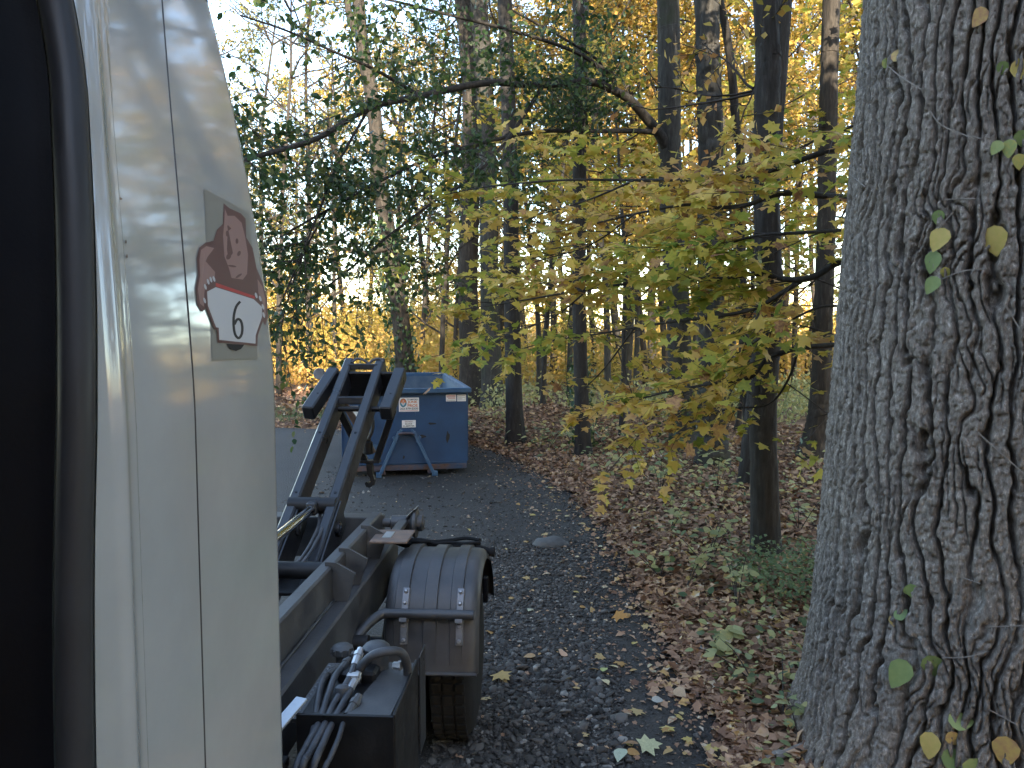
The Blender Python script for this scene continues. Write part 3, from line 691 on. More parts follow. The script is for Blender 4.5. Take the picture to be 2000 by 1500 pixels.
for k, h_ in enumerate(hs):
    P = [at(*q) for q in h_]; e = P[-1]; P += [e + (-.03, -.03, -.18), e + (-.05, -.02, -.42)]
    ho = MB().tube(spline(P, 6), .0135 if k < 4 else .010, 10).build('hydraulic_hose', M['hose'], truck, smooth=True)
    c0, c1 = np.array(P[0]), np.array(P[1]); dd = (c0 - c1) / np.linalg.norm(c0 - c1)
    MB().lathe(c0 - dd * .05, dd, [(0, .016), (.05, .017), (.052, .021), (.075, .021), (.077, .015), (.10, .015)], 8).build('hose_end', M['alu'] if k in (0, 3) else M['frame'], ho)
MB().obox(at(690, 1322, 2.95), (.05, .03, .03), None, .004).build('hose_tie', M['alu'], truck)
va = MB().obox((-.80, 3.08, 1.17), (.16, .14, .16), None, .012).build('valve_block', M['soot'], truck)
MB().lathe((-.82, 2.86, 1.16), (0, .3, 1), [(0, .02), (.05, .03), (.09, .03), (.1, .018)], 10).build('valve_spool', M['hose'], va, smooth=True)
al = MB().add([at(545, 1425, 2.62), at(570, 1418, 2.60), at(592, 1365, 2.74), at(585, 1358, 2.76), at(545, 1400, 2.66)], [(0, 1, 2, 3, 4)])
MB().beam(at(535, 1428, 2.62), at(590, 1364, 2.78), .05, .012, (0, 0, 1), .002).build('step_bracket', M['alu'], truck)
MB().box(-1.30, -.98, 2.35, 2.72, 1.02, 1.06, .004).build('battery_cover', M['soot'], truck)

# ------------------------------------------------------------------ the dumpster
DL = 5.0; DW = 2.20; DH = 1.50
c_fr = np.array((-1.57, 13.91, 0.0)); c_fl = np.array((-3.71, 13.41, 0.0))
ex = (c_fr - c_fl) / np.linalg.norm(c_fr - c_fl); ey = np.array((-ex[1], ex[0], 0)); ez = np.array((0, 0, 1.0))
DO = (c_fr + c_fl) / 2 + np.array((0, 0, .01))
dump = thing('roll_off_dumpster', 'open-topped blue steel roll-off dumpster at the end of the drive', 'dumpster', DO)
RD = np.stack([ex, ey, ez], 1)
class DB(MB):
    """builds in dumpster coordinates: x across, y back, z up"""
    def build(s, name, mat, parent=None, smooth=False):
        s.V = [v @ RD.T + DO for v in s.V]; return MB.build(s, name, mat, parent or dump, smooth)
W2 = DW / 2
def wall(x0, x1, y0, y1, name):
    return DB().box(x0, x1, y0, y1, .16, DH, .004).build(name, M['blue'])
front = wall(-W2, W2, 0, .012, 'front_wall')
wall(-W2, W2, DL - .012, DL, 'rear_door'); wall(-W2, -W2 + .012, .012, DL - .012, 'side_wall'); wall(W2 - .012, W2, .012, DL - .012, 'side_wall')
DB().box(-W2 + .0125, W2 - .0125, .0125, DL - .0125, .30, DH - .002).add([], []).build('inner_lining', M['blue_in']) if False else None
for (x0, x1, y0, y1) in ((-W2 + .0125, W2 - .0125, .0125, .018), (-W2 + .0125, W2 - .0125, DL - .018, DL - .0125), (-W2 + .0125, -W2 + .018, .018, DL - .018), (W2 - .018, W2 - .0125, .018, DL - .018)):
    DB().box(x0, x1, y0, y1, .21, DH - .003).build('inner_sheet', M['blue_in'])
DB().box(-W2 + .01, W2 - .01, .01, DL - .01, .16, .20).build('floor_plate', M['dskid'])
rim = DB().obox((0, -.035, DH + .035), (DW + .15, .095, .09), None, .012).build('top_rim', M['rim_blue'])
DB().obox((0, DL + .03, DH + .035), (DW + .15, .095, .09), None, .012).build('top_rim', M['rim_blue'])
for s in (-1, 1): DB().obox((s * (W2 + .028), DL / 2 - .003, DH + .037), (.095, DL - .03, .088), None, .012).build('top_rim', M['rim_blue'])
for s in (-1, 1):
    for k in range(6): DB().obox((s * (W2 + .03), .35 + k * .85, .83), (.06, .08, 1.30), None, .008).build('side_rib', M['blue'])
    DB().box(s * .42 - .04, s * .42 + .04, -.02, DL, .02, .158, .004).build('skid_rail', M['dskid'])
    DB().lathe((s * (W2 - .16), DL - .3, .10), (1, 0, 0), [(-.06, .10), (.06, .10)], 16).build('ground_roller', M['dskid'], smooth=True)
    DB().beam((s * .13, -.05, .80), (s * .50, -.11, -.005), .058, .07, (0, -1, 0), .006).build('hook_frame_leg', M['rim_blue'])
    DB().beam((s * .09, -.04, .835), (s * .15, -.055, .73), .05, .06, (0, -1, 0), .005).build('hook_frame_ear', M['rim_blue'])
    DB().obox((s * .215, -.086, .66), (.05, .03, .13), np.array([[math.cos(.41), 0, -s * math.sin(.41)], [0, 1, 0], [s * math.sin(.41), 0, math.cos(.41)]]).T, .005).build('frame_gusset', M['rim_blue'])
    DB().obox((s * .5, -.10, .04), (.10, .09, .09), None, .006).build('frame_foot', M['rim_blue'])
DB().tube([(-.14, -.09, .76), (-.07, -.11, .78), (.07, -.11, .78), (.14, -.09, .76)], .024, 12).build('hook_bar', M['dskid'], smooth=True)
DB().obox((0, -.02, .79), (.22, .035, .08), None, .006).build('hook_bar_plate', M['blue'])
DB().obox((0, .03, .14), (DW - .02, .09, .10), None, .008).build('bottom_sill', M['dskid'])
DB().obox((0, -.012, .22), (DW - .4, .02, .02), None, .004).build('front_crease', M['blue'])
# wear marks on the front sheet
for (x, z, a, c, m_) in ((.47, .93, .09, .018, 'grime'), (.17, 1.30, .012, .05, 'rim_blue'), (.30, .70, .05, .03, 'grime'), (.75, .68, .03, .10, 'grime'), (-.05, .33, .02, .03, 'grime'), (.17, 1.17, .006, .09, 'rim_blue'), (-.55, .55, .05, .03, 'rim_blue')):
    P = [(x + a * math.cos(t) * (1 + .3 * math.sin(2 * t + x * 9)), -.003, z + c * math.sin(t) * (1 + .3 * math.cos(3 * t))) for t in np.arange(12) * .5236]
    DB().add(np.array(P), [tuple(range(12))]).build('scuff_mark', M[m_])
def dpt(px, py):
    """photo pixel to (x, z) on the front sheet"""
    dd = ray(px, py); t = ((DO - CAM) @ ey) / (dd @ ey); q = CAM + dd * t - DO
    return float(q @ ex), float(q[2])
def letters(par, txt, x, z, h, mat, wd, off, bold=.0):
    cu = bpy.data.curves.new('lettering', 'FONT'); cu.body = txt; cu.size = 1; cu.align_x = 'CENTER'; cu.align_y = 'CENTER'; cu.offset = bold; cu.extrude = .0
    cu.materials.append(mat)
    o = bpy.data.objects.new('lettering', cu); COL.objects.link(o); bpy.context.view_layer.update()
    dm = o.dimensions; sx, sz = wd / max(dm.x, .01), h / max(dm.y, .01)
    me = bpy.data.meshes.new_from_object(o); bpy.data.objects.remove(o)
    n_ = len(me.vertices); co = np.empty(n_ * 3); me.vertices.foreach_get('co', co); co = co.reshape(-1, 3)
    ctr = (co.max(0) + co.min(0)) / 2
    P = np.stack([(co[:, 0] - ctr[0]) * sx + x, np.full(n_, -off), (co[:, 1] - ctr[1]) * sz + z], -1) @ RD.T
    me.vertices.foreach_set('co', P.ravel()); me.update()
    o = bpy.data.objects.new('lettering', me); COL.objects.link(o); o.parent = par
    if not me.materials: me.materials.append(mat)
    return o
def sticker(px0, py0, px1, py1, mat='sticker', name='sticker'):
    x0, z0 = dpt(px0, py0); x1, z1 = dpt(px1, py1)
    o = DB().box(x0, x1, -.005, -.001, z1, z0).build(name, M[mat])
    return o, (x0, x1, z0, z1)
def bar(par, x0, x1, z0, z1, mat, off=.0065):
    return DB().box(x0, x1, -off, -.0052, z0, z1).build('printed_bar', M[mat], par)
st, (x0, x1, z0, z1) = sticker(779, 777, 818.5, 803.5); wd, ht = x1 - x0, z0 - z1
xc = x0 + wd * .68
letters(st, 'STAMFORD', xc, z0 - ht * .14, ht * .11, M['ink'], wd * .52, .0068, .012)
letters(st, 'JUNK', xc, z0 - ht * .335, ht * .21, M['orange'], wd * .50, .0068, .025)
letters(st, 'PROS', xc, z0 - ht * .57, ht * .21, M['orange'], wd * .50, .0068, .025)
letters(st, '203-979-0330', x0 + wd * .5, z0 - ht * .79, ht * .15, M['ink'], wd * .9, .0068, .02)
bar(st, x0 + wd * .05, x1 - wd * .05, z1 + ht * .045, z1 + ht * .075, 'red')
xl, zl = x0 + wd * .215, z0 - ht * .36
def disc(par, x, z, rx, rz, mat, off, a0=0, a1=2 * math.pi, n=24):
    P = [(x + rx * math.cos(t), -off, z + rz * math.sin(t)) for t in np.linspace(a0, a1, n, endpoint=a1 - a0 < 6)]
    return DB().add(np.array(P), [tuple(range(len(P)))]).build('printed_mark', M[mat], par)
disc(st, xl, zl, wd * .165, ht * .31, 'ink', .0062)
disc(st, xl, zl, wd * .145, ht * .275, 'orange', .0066)
disc(st, xl, zl, wd * .145, ht * .275, 'teal', .0070, math.pi, 2 * math.pi)
for pl, mt in ([(0, .20), (.05, -.02), (.0, -.12), (-.05, -.02)], 'white_ink'), ([(-.11, .0), (-.05, .02), (0, -.10), (0, -.20), (-.06, -.12)], 'white_ink'), ([(.11, .0), (.05, .02), (0, -.10), (0, -.20), (.06, -.12)], 'white_ink'), ([(0, .12), (.03, .0), (0, -.06), (-.03, .0)], 'orange'):
    DB().add(np.array([(xl + a * wd, -.0074 - (.0004 if mt == 'orange' else 0), zl + c * ht * 1.1) for a, c in pl]), [tuple(range(len(pl)))]).build('printed_mark', M[mt], st)
st, (x0, x1, z0, z1) = sticker(785, 821, 812, 834.5); wd, ht = x1 - x0, z0 - z1; xc = (x0 + x1) / 2
letters(st, 'DO NOT', xc, z0 - ht * .2, ht * .2, M['brown_ink'], wd * .55, .0068, .02)
letters(st, 'BLOCK', xc, z0 - ht * .5, ht * .2, M['ink'], wd * .52, .0068, .02)
letters(st, 'DUMPSTER', xc, z0 - ht * .8, ht * .2, M['ink'], wd * .84, .0068, .02)
st, (x0, x1, z0, z1) = sticker(871, 771, 891, 783.5); wd, ht = x1 - x0, z0 - z1
for a, c in ((.14, .26), (.55, .62), (.80, .86)): bar(st, x0 + wd * (.06 if a < .2 or a > .7 else .2), x1 - wd * .08, z0 - ht * c, z0 - ht * a, 'red' if a < .6 else 'brown_ink')
bar(st, x0 + wd * .1, x1 - wd * .1, z0 - ht * .44, z0 - ht * .38, 'red')
st, (x0, x1, z0, z1) = sticker(893, 771, 910, 783.5); wd, ht = x1 - x0, z0 - z1
for a, c in ((.12, .2), (.42, .47), (.6, .65), (.78, .82)): bar(st, x0 + wd * .1, x1 - wd * (.1 if a != .6 else .4), z0 - ht * c, z0 - ht * a, 'tan_ink')
st, (x0, x1, z0, z1) = sticker(683, 793, 700, 817); wd, ht = x1 - x0, z0 - z1
bar(st, x0 + wd * .05, x1 - wd * .05, z1 + ht * .04, z1 + ht * .16, 'teal')
letters(st, 'SCAN', (x0 + x1) / 2, z0 - ht * .11, ht * .12, M['ink'], wd * .6, .0068, .015) if False else None

# ------------------------------------------------------------------ leaf templates (stem at origin, tip at +y, unit length)
def fan_leaf(half, centre=(0, .4), fold=.12, droop=.25):
    out = [(0, 0)] + half + [(0, 1)] + [(-x, y) for x, y in half[::-1]]
    V = [(x, y, fold * abs(x) - droop * (x * x + .6 * max(0, y - .3) ** 2)) for x, y in out] + [(centre[0], centre[1], 0)]
    n = len(out); F = np.array([(i, (i + 1) % n, n) for i in range(n)])
    return np.array(V), F
MAPLE_HI = fan_leaf([(.05, .02), (.22, -.02), (.44, -.05), (.34, .14), (.42, .22), (.68, .42), (.42, .47), (.27, .51), (.32, .74), (.15, .74)])
MAPLE_LO = fan_leaf([(.44, -.04), (.34, .16), (.68, .43), (.26, .50), (.22, .75)])
OVATE = fan_leaf([(.20, .18), (.29, .42), (.20, .74)], (0, .45), .22, .35)
RHOMB = (np.array([(0, 0, 0), (.34, .5, .08), (0, 1, -.08), (-.34, .5, .08)]), np.array([(0, 1, 2), (0, 2, 3)]))
_rs = np.random.RandomState(5)
def clump_template(k, spread, seed):
    rs = np.random.RandomState(seed); V = []; F = []
    for i in range(k):
        R, _ = np.linalg.qr(rs.randn(3, 3)); v = RHOMB[0] @ R.T * rs.uniform(.8, 1.2) + rs.uniform(-spread, spread, 3); F.append(RHOMB[1] + 4 * i); V.append(v)
    return np.concatenate(V), np.concatenate(F)
CLUMP = clump_template(5, 1.1, 3)
def frames(axis, normal):
    a = axis / (np.linalg.norm(axis, axis=1)[:, None] + 1e-9)
    n = normal - a * (a * normal).sum(1)[:, None]; n /= np.linalg.norm(n, axis=1)[:, None] + 1e-9
    return np.stack([np.cross(a, n), a, n], 2)
def scatter_np(tmpl, P, R, S, rnd):
    tv, tf = tmpl; N = len(P); k = len(tv)
    V = P[:, None] + np.einsum('nij,kj->nki', R, tv) * S[:, None, None]
    F = (tf[None] + (np.arange(N) * k)[:, None, None]).reshape(-1, tf.shape[1])
    return V.reshape(-1, 3), F, np.repeat(rnd, k)
def scatter(name, tmpl, P, R, S, rnd, mat, parent=None):
    V, F, r = scatter_np(tmpl, P, R, S, rnd); return obj(name, V, F, mat, parent, rnd=r)
def leaf_objects(name, tmpl, P, R, S, mat, parent, hi_name):
    me = mesh_np(hi_name, tmpl[0], tmpl[1], mat); off = root_loc(parent)
    for p, r, s in zip(P, R, S):
        o = bpy.data.objects.new(name, me); COL.objects.link(o); o.parent = parent
        m = np.eye(4); m[:3, :3] = r * s; m[:3, 3] = p - off; o.matrix_local = Matrix(m.tolist())

# ------------------------------------------------------------------ tree generator
class Tree:
    def __init__(s, seed): s.rs = np.random.RandomState(seed); s.wood = []; s.twigs = []; s.lp = []; s.ld = []
    def tube(s, pts, r0, r1, n, twig=False, pw=1.0):
        k = len(pts); r = r0 + (r1 - r0) * np.linspace(0, 1, k) ** pw
        (s.twigs if twig else s.wood).append(tube_np(pts, r, n))
    def wood_objects(s, mat, root, name='limb'):
        for v, f in s.wood: obj(name, v, f, mat, root, smooth=True)
        if s.twigs: V, F = join(s.twigs); tag(obj('twigs', V, F, M['twig'], root), kind='stuff')
    def path(s, p, d, L, seg, jit, lift, flat=False):
        pts = [np.array(p, float)]; d = np.array(d, float); d /= np.linalg.norm(d)
        for k in range(seg):
            j = s.rs.randn(3) * jit
            if flat: j[2] *= .4
            d = d + j + np.array((0, 0, lift)); d /= np.linalg.norm(d); pts.append(pts[-1] + d * L / seg)
        return np.array(pts)
    def sub(s, pts, n, L, r, lvl, t0=.15, ang=50, lift=.03, flat=0.0, jit=.12, leafy=10, bare=0.0, keep=None, cont=1.0):
        """n side shoots along pts; lvl 0 carries leaves"""
        pts = np.asarray(pts); K = len(pts) - 1
        for q in range(n):
            t = t0 + (1 - t0) * (q + s.rs.rand()) / n; f = t * K; i = min(int(f), K - 1)
            p = pts[i] + (pts[i + 1] - pts[i]) * (f - i); tan = pts[i + 1] - pts[i]; tan = tan / (np.linalg.norm(tan) + 1e-9)
            rnd = s.rs.randn(3); rnd[2] *= (1 - flat); perp = rnd - tan * (rnd @ tan); perp /= np.linalg.norm(perp) + 1e-9
            a = math.radians(ang * s.rs.uniform(.6, 1.25)); d = tan * math.cos(a) + perp * math.sin(a)
            ln = L * s.rs.uniform(.55, 1.2) * (1.15 - .55 * t)
            pp = s.path(p, d, ln, 5 if lvl else 4, jit, lift, flat > .5)
            if keep is not None and not keep(pp[-1]): continue
            if lvl > 0:
                s.tube(pp, r * (1.1 - .5 * t), r * .3, 5 if lvl > 1 else 4, twig=lvl < 2)
                s.sub(pp, max(3, int(n * cont)), L * .48, r * .42, lvl - 1, .2, ang, lift, flat, jit, leafy, bare, keep, cont)
            else:
                s.tube(pp, r, r * .4, 3, twig=True)
                if s.rs.rand() >= bare:
                    for k in range(leafy):
                        u = (k + s.rs.rand()) / leafy * 4; j = min(int(u), 3); s.lp.append(pp[j] + (pp[j + 1] - pp[j]) * (u - j)); s.ld.append(pp[j + 1] - pp[j])
    def leaves(s, spread=.8, flat=.6, hang=.0, size=.1, sv=.3):
        P = np.array(s.lp); D = np.array(s.ld); N = len(P); D /= np.linalg.norm(D, axis=1)[:, None] + 1e-9
        A = D + s.rs.randn(N, 3) * spread; A[:, 2] *= (1 - flat); A[:, 2] -= hang; A += 1e-6
        Nn = s.rs.randn(N, 3) * (1 - flat) * .9; Nn[:, 2] += .35 + flat
        return P, frames(A, Nn), size * s.rs.uniform(1 - sv, 1 + sv, N)
def join(parts):
    V = []; F = []; n = 0
    for v, f in parts: V.append(v); F.append(f + n); n += len(v)
    return np.concatenate(V), np.concatenate(F)
def bark_disp(V, k, n, amp, fu, fz, seed):
    """push a tube's rings in and out to give ridged bark; V is (k*n,3)"""
    W = V.reshape(k, n, 3); c = W.mean(1, keepdims=True); d = W - c; r = np.linalg.norm(d, axis=2, keepdims=True)
    a = np.arange(n) / n * fu; z = np.linspace(0, fz, k)
    A, Z = np.meshgrid(a, z); Aw = np.abs(((A / fu) * 2) - 1) * fu * .5
    h = np.abs(vnoise(Aw * 2 + vnoise(Aw, Z * .5, seed) * .8, Z, seed + 1) * 2 - 1)
    return (c + d * (1 + (sstep(0, .5, h) * amp / r[:, :, 0] - amp / r[:, :, 0])[:, :, None])).reshape(-1, 3)

# ------------------------------------------------------------------ the great oak in front
OX, OY = 2.60, 4.75
oak = thing('oak_tree', 'massive oak trunk with deeply furrowed grey bark beside the drive', 'tree', (OX, OY, 0))
zs = np.concatenate([np.linspace(-.15, 4.9, 520), np.linspace(4.95, 16, 50)])
a0 = math.atan2(-OY, -OX); th = np.concatenate([a0 - math.pi / 2 + np.linspace(0, math.pi, 520), a0 + math.pi / 2 + np.linspace(0, math.pi, 122)[1:-1]]); NT = len(th)
TH, Z = np.meshgrid(th, zs)
Rz = np.maximum(.865 - .050 * Z + .0016 * np.maximum(Z - 3, 0) ** 2, .3) + .26 * np.exp(-(Z + .15) / .30) * (1 + .45 * np.cos(5 * TH + .6))
Rz = Rz * (1 + .015 * np.sin(2 * TH + 1) + .012 * np.sin(3 * TH + Z * .4))
def bark(T):
    u = (T + 9) * .72
    wz = Z + .25 * vnoise(u / .3, Z / .9, 40)
    W = 1.5 * (vnoise(u / .30, wz / .80, 41) - .5) + .9 * (vnoise(u / .13, wz / .34, 42) - .5) + .42 * (vnoise(u / .06, wz / .13, 43) - .5) + .22 * (vnoise(u / .03, wz / .05, 44) - .5)
    v = np.abs(np.sin(math.pi * (u / .076 + W))); v2 = np.abs(np.sin(math.pi * (u / .046 + W * 1.7 + 3 * vnoise(u / .2, wz / .3, 45))))
    depth = .45 + .55 * sstep(.2, .6, vnoise(u / .1, wz / .45, 46)); dep2 = sstep(.35, .75, vnoise(u / .12, wz / .25, 48))
    ridge = 1 - depth * (1 - sstep(.0, .62, v)); ridge = ridge - .35 * dep2 * (1 - sstep(0, .5, v2))
    uw = u + .03 * W
    crack = sstep(.0, .15, np.abs(vnoise(uw / .055, Z / .050 + uw * 5, 57) * 2 - 1)); cr2 = sstep(0, .22, np.abs(vnoise(uw / .026, Z / .026 + uw * 8, 58) * 2 - 1))
    fine = fbm(uw / .014, Z / .020, 61, 3); lump = vnoise(uw / .035, Z / .09, 63)
    return ridge * .074 + ridge * crack * .013 + ridge * cr2 * .007 + fine * .017 + ridge * lump * .010
Rz = Rz + bark(TH)
V = np.stack([OX + Rz * np.cos(TH), OY + Rz * np.sin(TH), Z], -1).reshape(-1, 3)
i = np.arange(len(zs) - 1)[:, None] * NT; j = np.arange(NT)[None]; j2 = (j + 1) % NT
F = np.stack([i + j, i + j2, i + NT + j2, i + NT + j], -1).reshape(-1, 4)
obj('trunk', V, F, M['oak_bark'], oak, smooth=True)
t = Tree(77)
for k in range(9):
    a = k * 2.4; p = np.array((OX + .3, OY, 7.5 + k * .9)); pp = t.path(p, (math.cos(a), math.sin(a), .55), 6.5 - .35 * k, 8, .12, .05); t.tube(pp, .2 - .014 * k, .04, 8)
    t.sub(pp, 6, 2.4, .035, 1, .3, 55, .04, leafy=3, bare=.3)
t.wood_objects(M['bark'], oak)
P, R, S = t.leaves(.9, .4, .2, .16); scatter('crown', OVATE, P, R, S, t.rs.rand(len(P)), M['olive'], oak)
def oak_surf(px, py, off):
    """point on the oak's bark seen at a photo pixel"""
    dd = ray(px, py); best = None
    for tt in np.linspace(2.4, 6, 900):
        p = CAM + dd * tt; r_ = math.hypot(p[0] - OX, p[1] - OY)
        rr = .925 - .05 * p[2] + .0016 * max(p[2] - 3, 0) ** 2 + .26 * math.exp(-(p[2] + .15) / .30)
        if r_ < rr + off: return p
    return p
# creeper on the oak: stems and single leaves
vine = thing('creeper_vine', 'thin climbing creeper with scattered pale leaves on the great oak trunk', 'vine', tuple(oak_surf(1800, 1480, 0) * (1, 1, 0)))
for pts in ([(1735, 130), (1760, 150), (1800, 175)], [(1815, 215), (1840, 245), (1900, 270)], [(1895, 265), (1920, 272)], [(1660, 340), (1690, 365)], [(1870, 405), (1830, 450)], [(1840, 390), (1905, 388)], [(1840, 545), (1880, 530), (1925, 525)], [(1910, 845), (1960, 890), (2000, 925)], [(1840, 1285), (1890, 1283), (1930, 1272)], [(1925, 1225), (2000, 1222)], [(1930, 1385), (1985, 1415)], [(1870, 1125), (1915, 1140)], [(1960, 590), (1990, 640)]):
    P = [oak_surf(x, y, .05 + .02 * ((k * 7) % 3)) for k, (x, y) in enumerate(pts)]
    MB().tube(spline(P, 5), .0028, 5).build('stem', M['stick'], vine)
LV = [(1925, 15, 34, 200), (1745, 120, 30, 40), (1725, 132, 26, 55), (1955, 120, 24, 160), (1972, 138, 46, 80), (1955, 275, 26, 210), (1972, 272, 30, 190), (1990, 255, 30, 150), (1833, 410, 28, 180), (1845, 445, 44, 200), (1828, 490, 40, 190), (1942, 440, 52, 170), (1830, 540, 34, 215), (1843, 522, 22, 150), (1778, 1140, 30, 170), (1768, 1145, 22, 140), (1735, 1210, 28, 100), (1748, 1208, 26, 60), (1770, 1290, 52, 200), (1812, 1280, 48, 150), (1820, 1430, 44, 200), (1852, 1408, 42, 90), (1852, 1430, 30, 150), (1966, 1438, 52, 185), (1838, 1480, 46, 100), (1880, 1492, 54, 120), (1990, 300, 26, 170)]
rs = np.random.RandomState(11); P = []; R = []; S = []
for (x, y, sz, rot) in LV:
    p = oak_surf(x, y, .06); out = np.array((p[0] - OX, p[1] - OY, .25)); out /= np.linalg.norm(out)
    view = CAM - p; view /= np.linalg.norm(view); nrm = out * .4 + view + rs.randn(3) * .25
    a = math.radians(rot); ax = _r * math.sin(a) + np.array((0, 0, 1)) * math.cos(a) + rs.randn(3) * .1
    P.append(p); R.append(frames(ax[None], nrm[None])[0]); S.append(sz / FPX * np.linalg.norm(p - CAM))
leaf_objects('leaf', fan_leaf([(.22, .08), (.36, .28), (.33, .5), (.18, .8)], (0, .4), .18, .25), P, R, S, M['vine_o'], vine, 'vine_leaf')

# ------------------------------------------------------------------ trees of the wood's edge
def px_path(pts, Y, top=None):
    P = [at(x, y, Y) for x, y in pts]
    base = P[0].copy(); base[2] = float(gz(base[0], base[1])) - .12; P[0] = base
    if top: P.append(P[-1] + (P[-1] - P[-2]) / np.linalg.norm(P[-1] - P[-2]) * top)
    return spline(P, 10), P
def trunk_mesh(path, r0, r1, amp, seed, n=40, flare=.5):
    k = len(path); r = r0 + (r1 - r0) * np.linspace(0, 1, k); h = path[:, 2] - path[0, 2]
    r = r * (1 + flare * np.exp(-h / (r0 * 2.2)))
    # resample finely
    m = max(80, k * 3); tq = np.linspace(0, k - 1, m); P = np.stack([np.interp(tq, np.arange(k), path[:, c]) for c in range(3)], 1); rr = np.interp(tq, np.arange(k), r)
    V, F = tube_np(P, rr, n); L = np.linalg.norm(np.diff(P, axis=0), axis=1).sum()
    return bark_disp(V, m, n, amp, r0 * 6.28 / .10, L / .35, seed), F
def edge_tree(name, label, pts, Y, r0, r1, top, mat, seed, amp=.015, crown='olive', nl=8, L=4.5, start=.5, leafy=8, size=.13, limbs=(), flare=.5, extra=None, tmpl=None, group=None, lift=.05, bare=.0):
    Y = float(gnd(*pts[0])[1]) if Y < 19 else Y
    path, P = px_path(pts, Y, top); loc = (path[0][0], path[0][1], path[0][2] + .1)
    t = Tree(seed); root = thing(name, label, 'tree', loc, group)
    V, F = trunk_mesh(path, r0, r1, amp, seed, flare=flare); obj('trunk', V, F, M[mat], root, smooth=True)
    for (lp, a, b_) in limbs:
        q = spline([at(*v) for v in lp], 6); t.tube(q, a, b_, 8)
        t.sub(q, 5, 1.6, .02, 1, .35, 55, .02, leafy=leafy)
    K = len(path)
    for k in range(nl):
        zq_ = path[0, 2] + (path[-1, 2] - path[0, 2]) * (start + (1 - start) * (k + .5) / nl); i = min(int(np.searchsorted(path[:, 2], zq_)), K - 2); a = k * 2.4 + seed
        pp = t.path(path[i], (math.cos(a), math.sin(a), .75), L * (1.1 - .5 * k / nl), 7, .13, lift); t.tube(pp, r1 * .7, .02, 6)
        t.sub(pp, 7, L * .36, .022, 1, .2, 55, .03, leafy=leafy, bare=bare)
    t.wood_objects(M[mat], root)
    if t.lp:
        p, R, S = t.leaves(.9, .3, .25, size); scatter('crown', tmpl or RHOMB, p, R, S, t.rs.rand(len(p)), M[crown], root)
    return root, path
G = 'trees along the wood edge'
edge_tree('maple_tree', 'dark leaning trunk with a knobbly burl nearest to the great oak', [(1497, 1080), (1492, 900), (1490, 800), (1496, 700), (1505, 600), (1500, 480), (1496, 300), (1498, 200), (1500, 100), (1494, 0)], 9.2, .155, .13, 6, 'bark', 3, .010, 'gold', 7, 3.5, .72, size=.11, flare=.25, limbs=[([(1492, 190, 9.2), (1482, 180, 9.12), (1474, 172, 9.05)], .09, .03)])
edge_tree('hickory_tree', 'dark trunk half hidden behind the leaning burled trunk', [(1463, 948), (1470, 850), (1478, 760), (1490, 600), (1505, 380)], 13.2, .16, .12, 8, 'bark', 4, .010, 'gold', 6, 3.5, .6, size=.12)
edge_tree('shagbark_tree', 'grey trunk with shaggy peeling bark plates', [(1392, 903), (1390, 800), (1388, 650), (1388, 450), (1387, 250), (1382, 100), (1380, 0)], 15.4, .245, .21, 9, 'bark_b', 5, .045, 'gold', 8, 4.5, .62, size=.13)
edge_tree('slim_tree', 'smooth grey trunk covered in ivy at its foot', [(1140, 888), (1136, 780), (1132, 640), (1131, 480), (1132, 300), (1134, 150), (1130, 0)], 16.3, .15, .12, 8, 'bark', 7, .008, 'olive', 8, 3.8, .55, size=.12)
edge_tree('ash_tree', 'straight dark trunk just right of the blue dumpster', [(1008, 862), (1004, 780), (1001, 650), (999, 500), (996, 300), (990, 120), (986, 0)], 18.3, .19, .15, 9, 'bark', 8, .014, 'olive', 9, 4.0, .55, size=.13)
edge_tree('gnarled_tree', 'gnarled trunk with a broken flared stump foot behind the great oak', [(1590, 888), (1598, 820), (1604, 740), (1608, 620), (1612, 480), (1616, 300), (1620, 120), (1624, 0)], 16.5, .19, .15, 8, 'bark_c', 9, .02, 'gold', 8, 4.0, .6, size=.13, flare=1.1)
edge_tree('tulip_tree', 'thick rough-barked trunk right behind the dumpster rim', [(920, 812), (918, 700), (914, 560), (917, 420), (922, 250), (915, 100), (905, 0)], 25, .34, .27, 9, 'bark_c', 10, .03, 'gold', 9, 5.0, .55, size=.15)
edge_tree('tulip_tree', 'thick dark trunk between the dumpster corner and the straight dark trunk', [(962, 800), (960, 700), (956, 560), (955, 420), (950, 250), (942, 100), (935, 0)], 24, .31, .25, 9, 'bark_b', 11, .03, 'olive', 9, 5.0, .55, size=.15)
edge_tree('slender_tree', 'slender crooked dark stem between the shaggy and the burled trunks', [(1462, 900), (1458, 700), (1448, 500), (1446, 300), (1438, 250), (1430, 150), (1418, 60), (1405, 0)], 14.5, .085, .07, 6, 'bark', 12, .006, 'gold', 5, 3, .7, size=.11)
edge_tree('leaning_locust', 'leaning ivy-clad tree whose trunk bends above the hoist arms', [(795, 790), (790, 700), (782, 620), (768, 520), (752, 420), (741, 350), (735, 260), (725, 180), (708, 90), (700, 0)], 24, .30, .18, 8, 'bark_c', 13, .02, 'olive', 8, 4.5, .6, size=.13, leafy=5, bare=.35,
          limbs=[([(742, 390, 24), (715, 370, 23.5), (690, 350, 23), (668, 320, 22.5), (648, 280, 22), (640, 230, 21.5)], .13, .05), ([(700, 70, 24), (685, 40, 24), (678, 0, 24), (672, -60, 24)], .13, .09), ([(768, 480, 24), (735, 490, 23.2), (700, 494, 22.5), (640, 480, 22), (590, 470, 21.5)], .10, .03)])

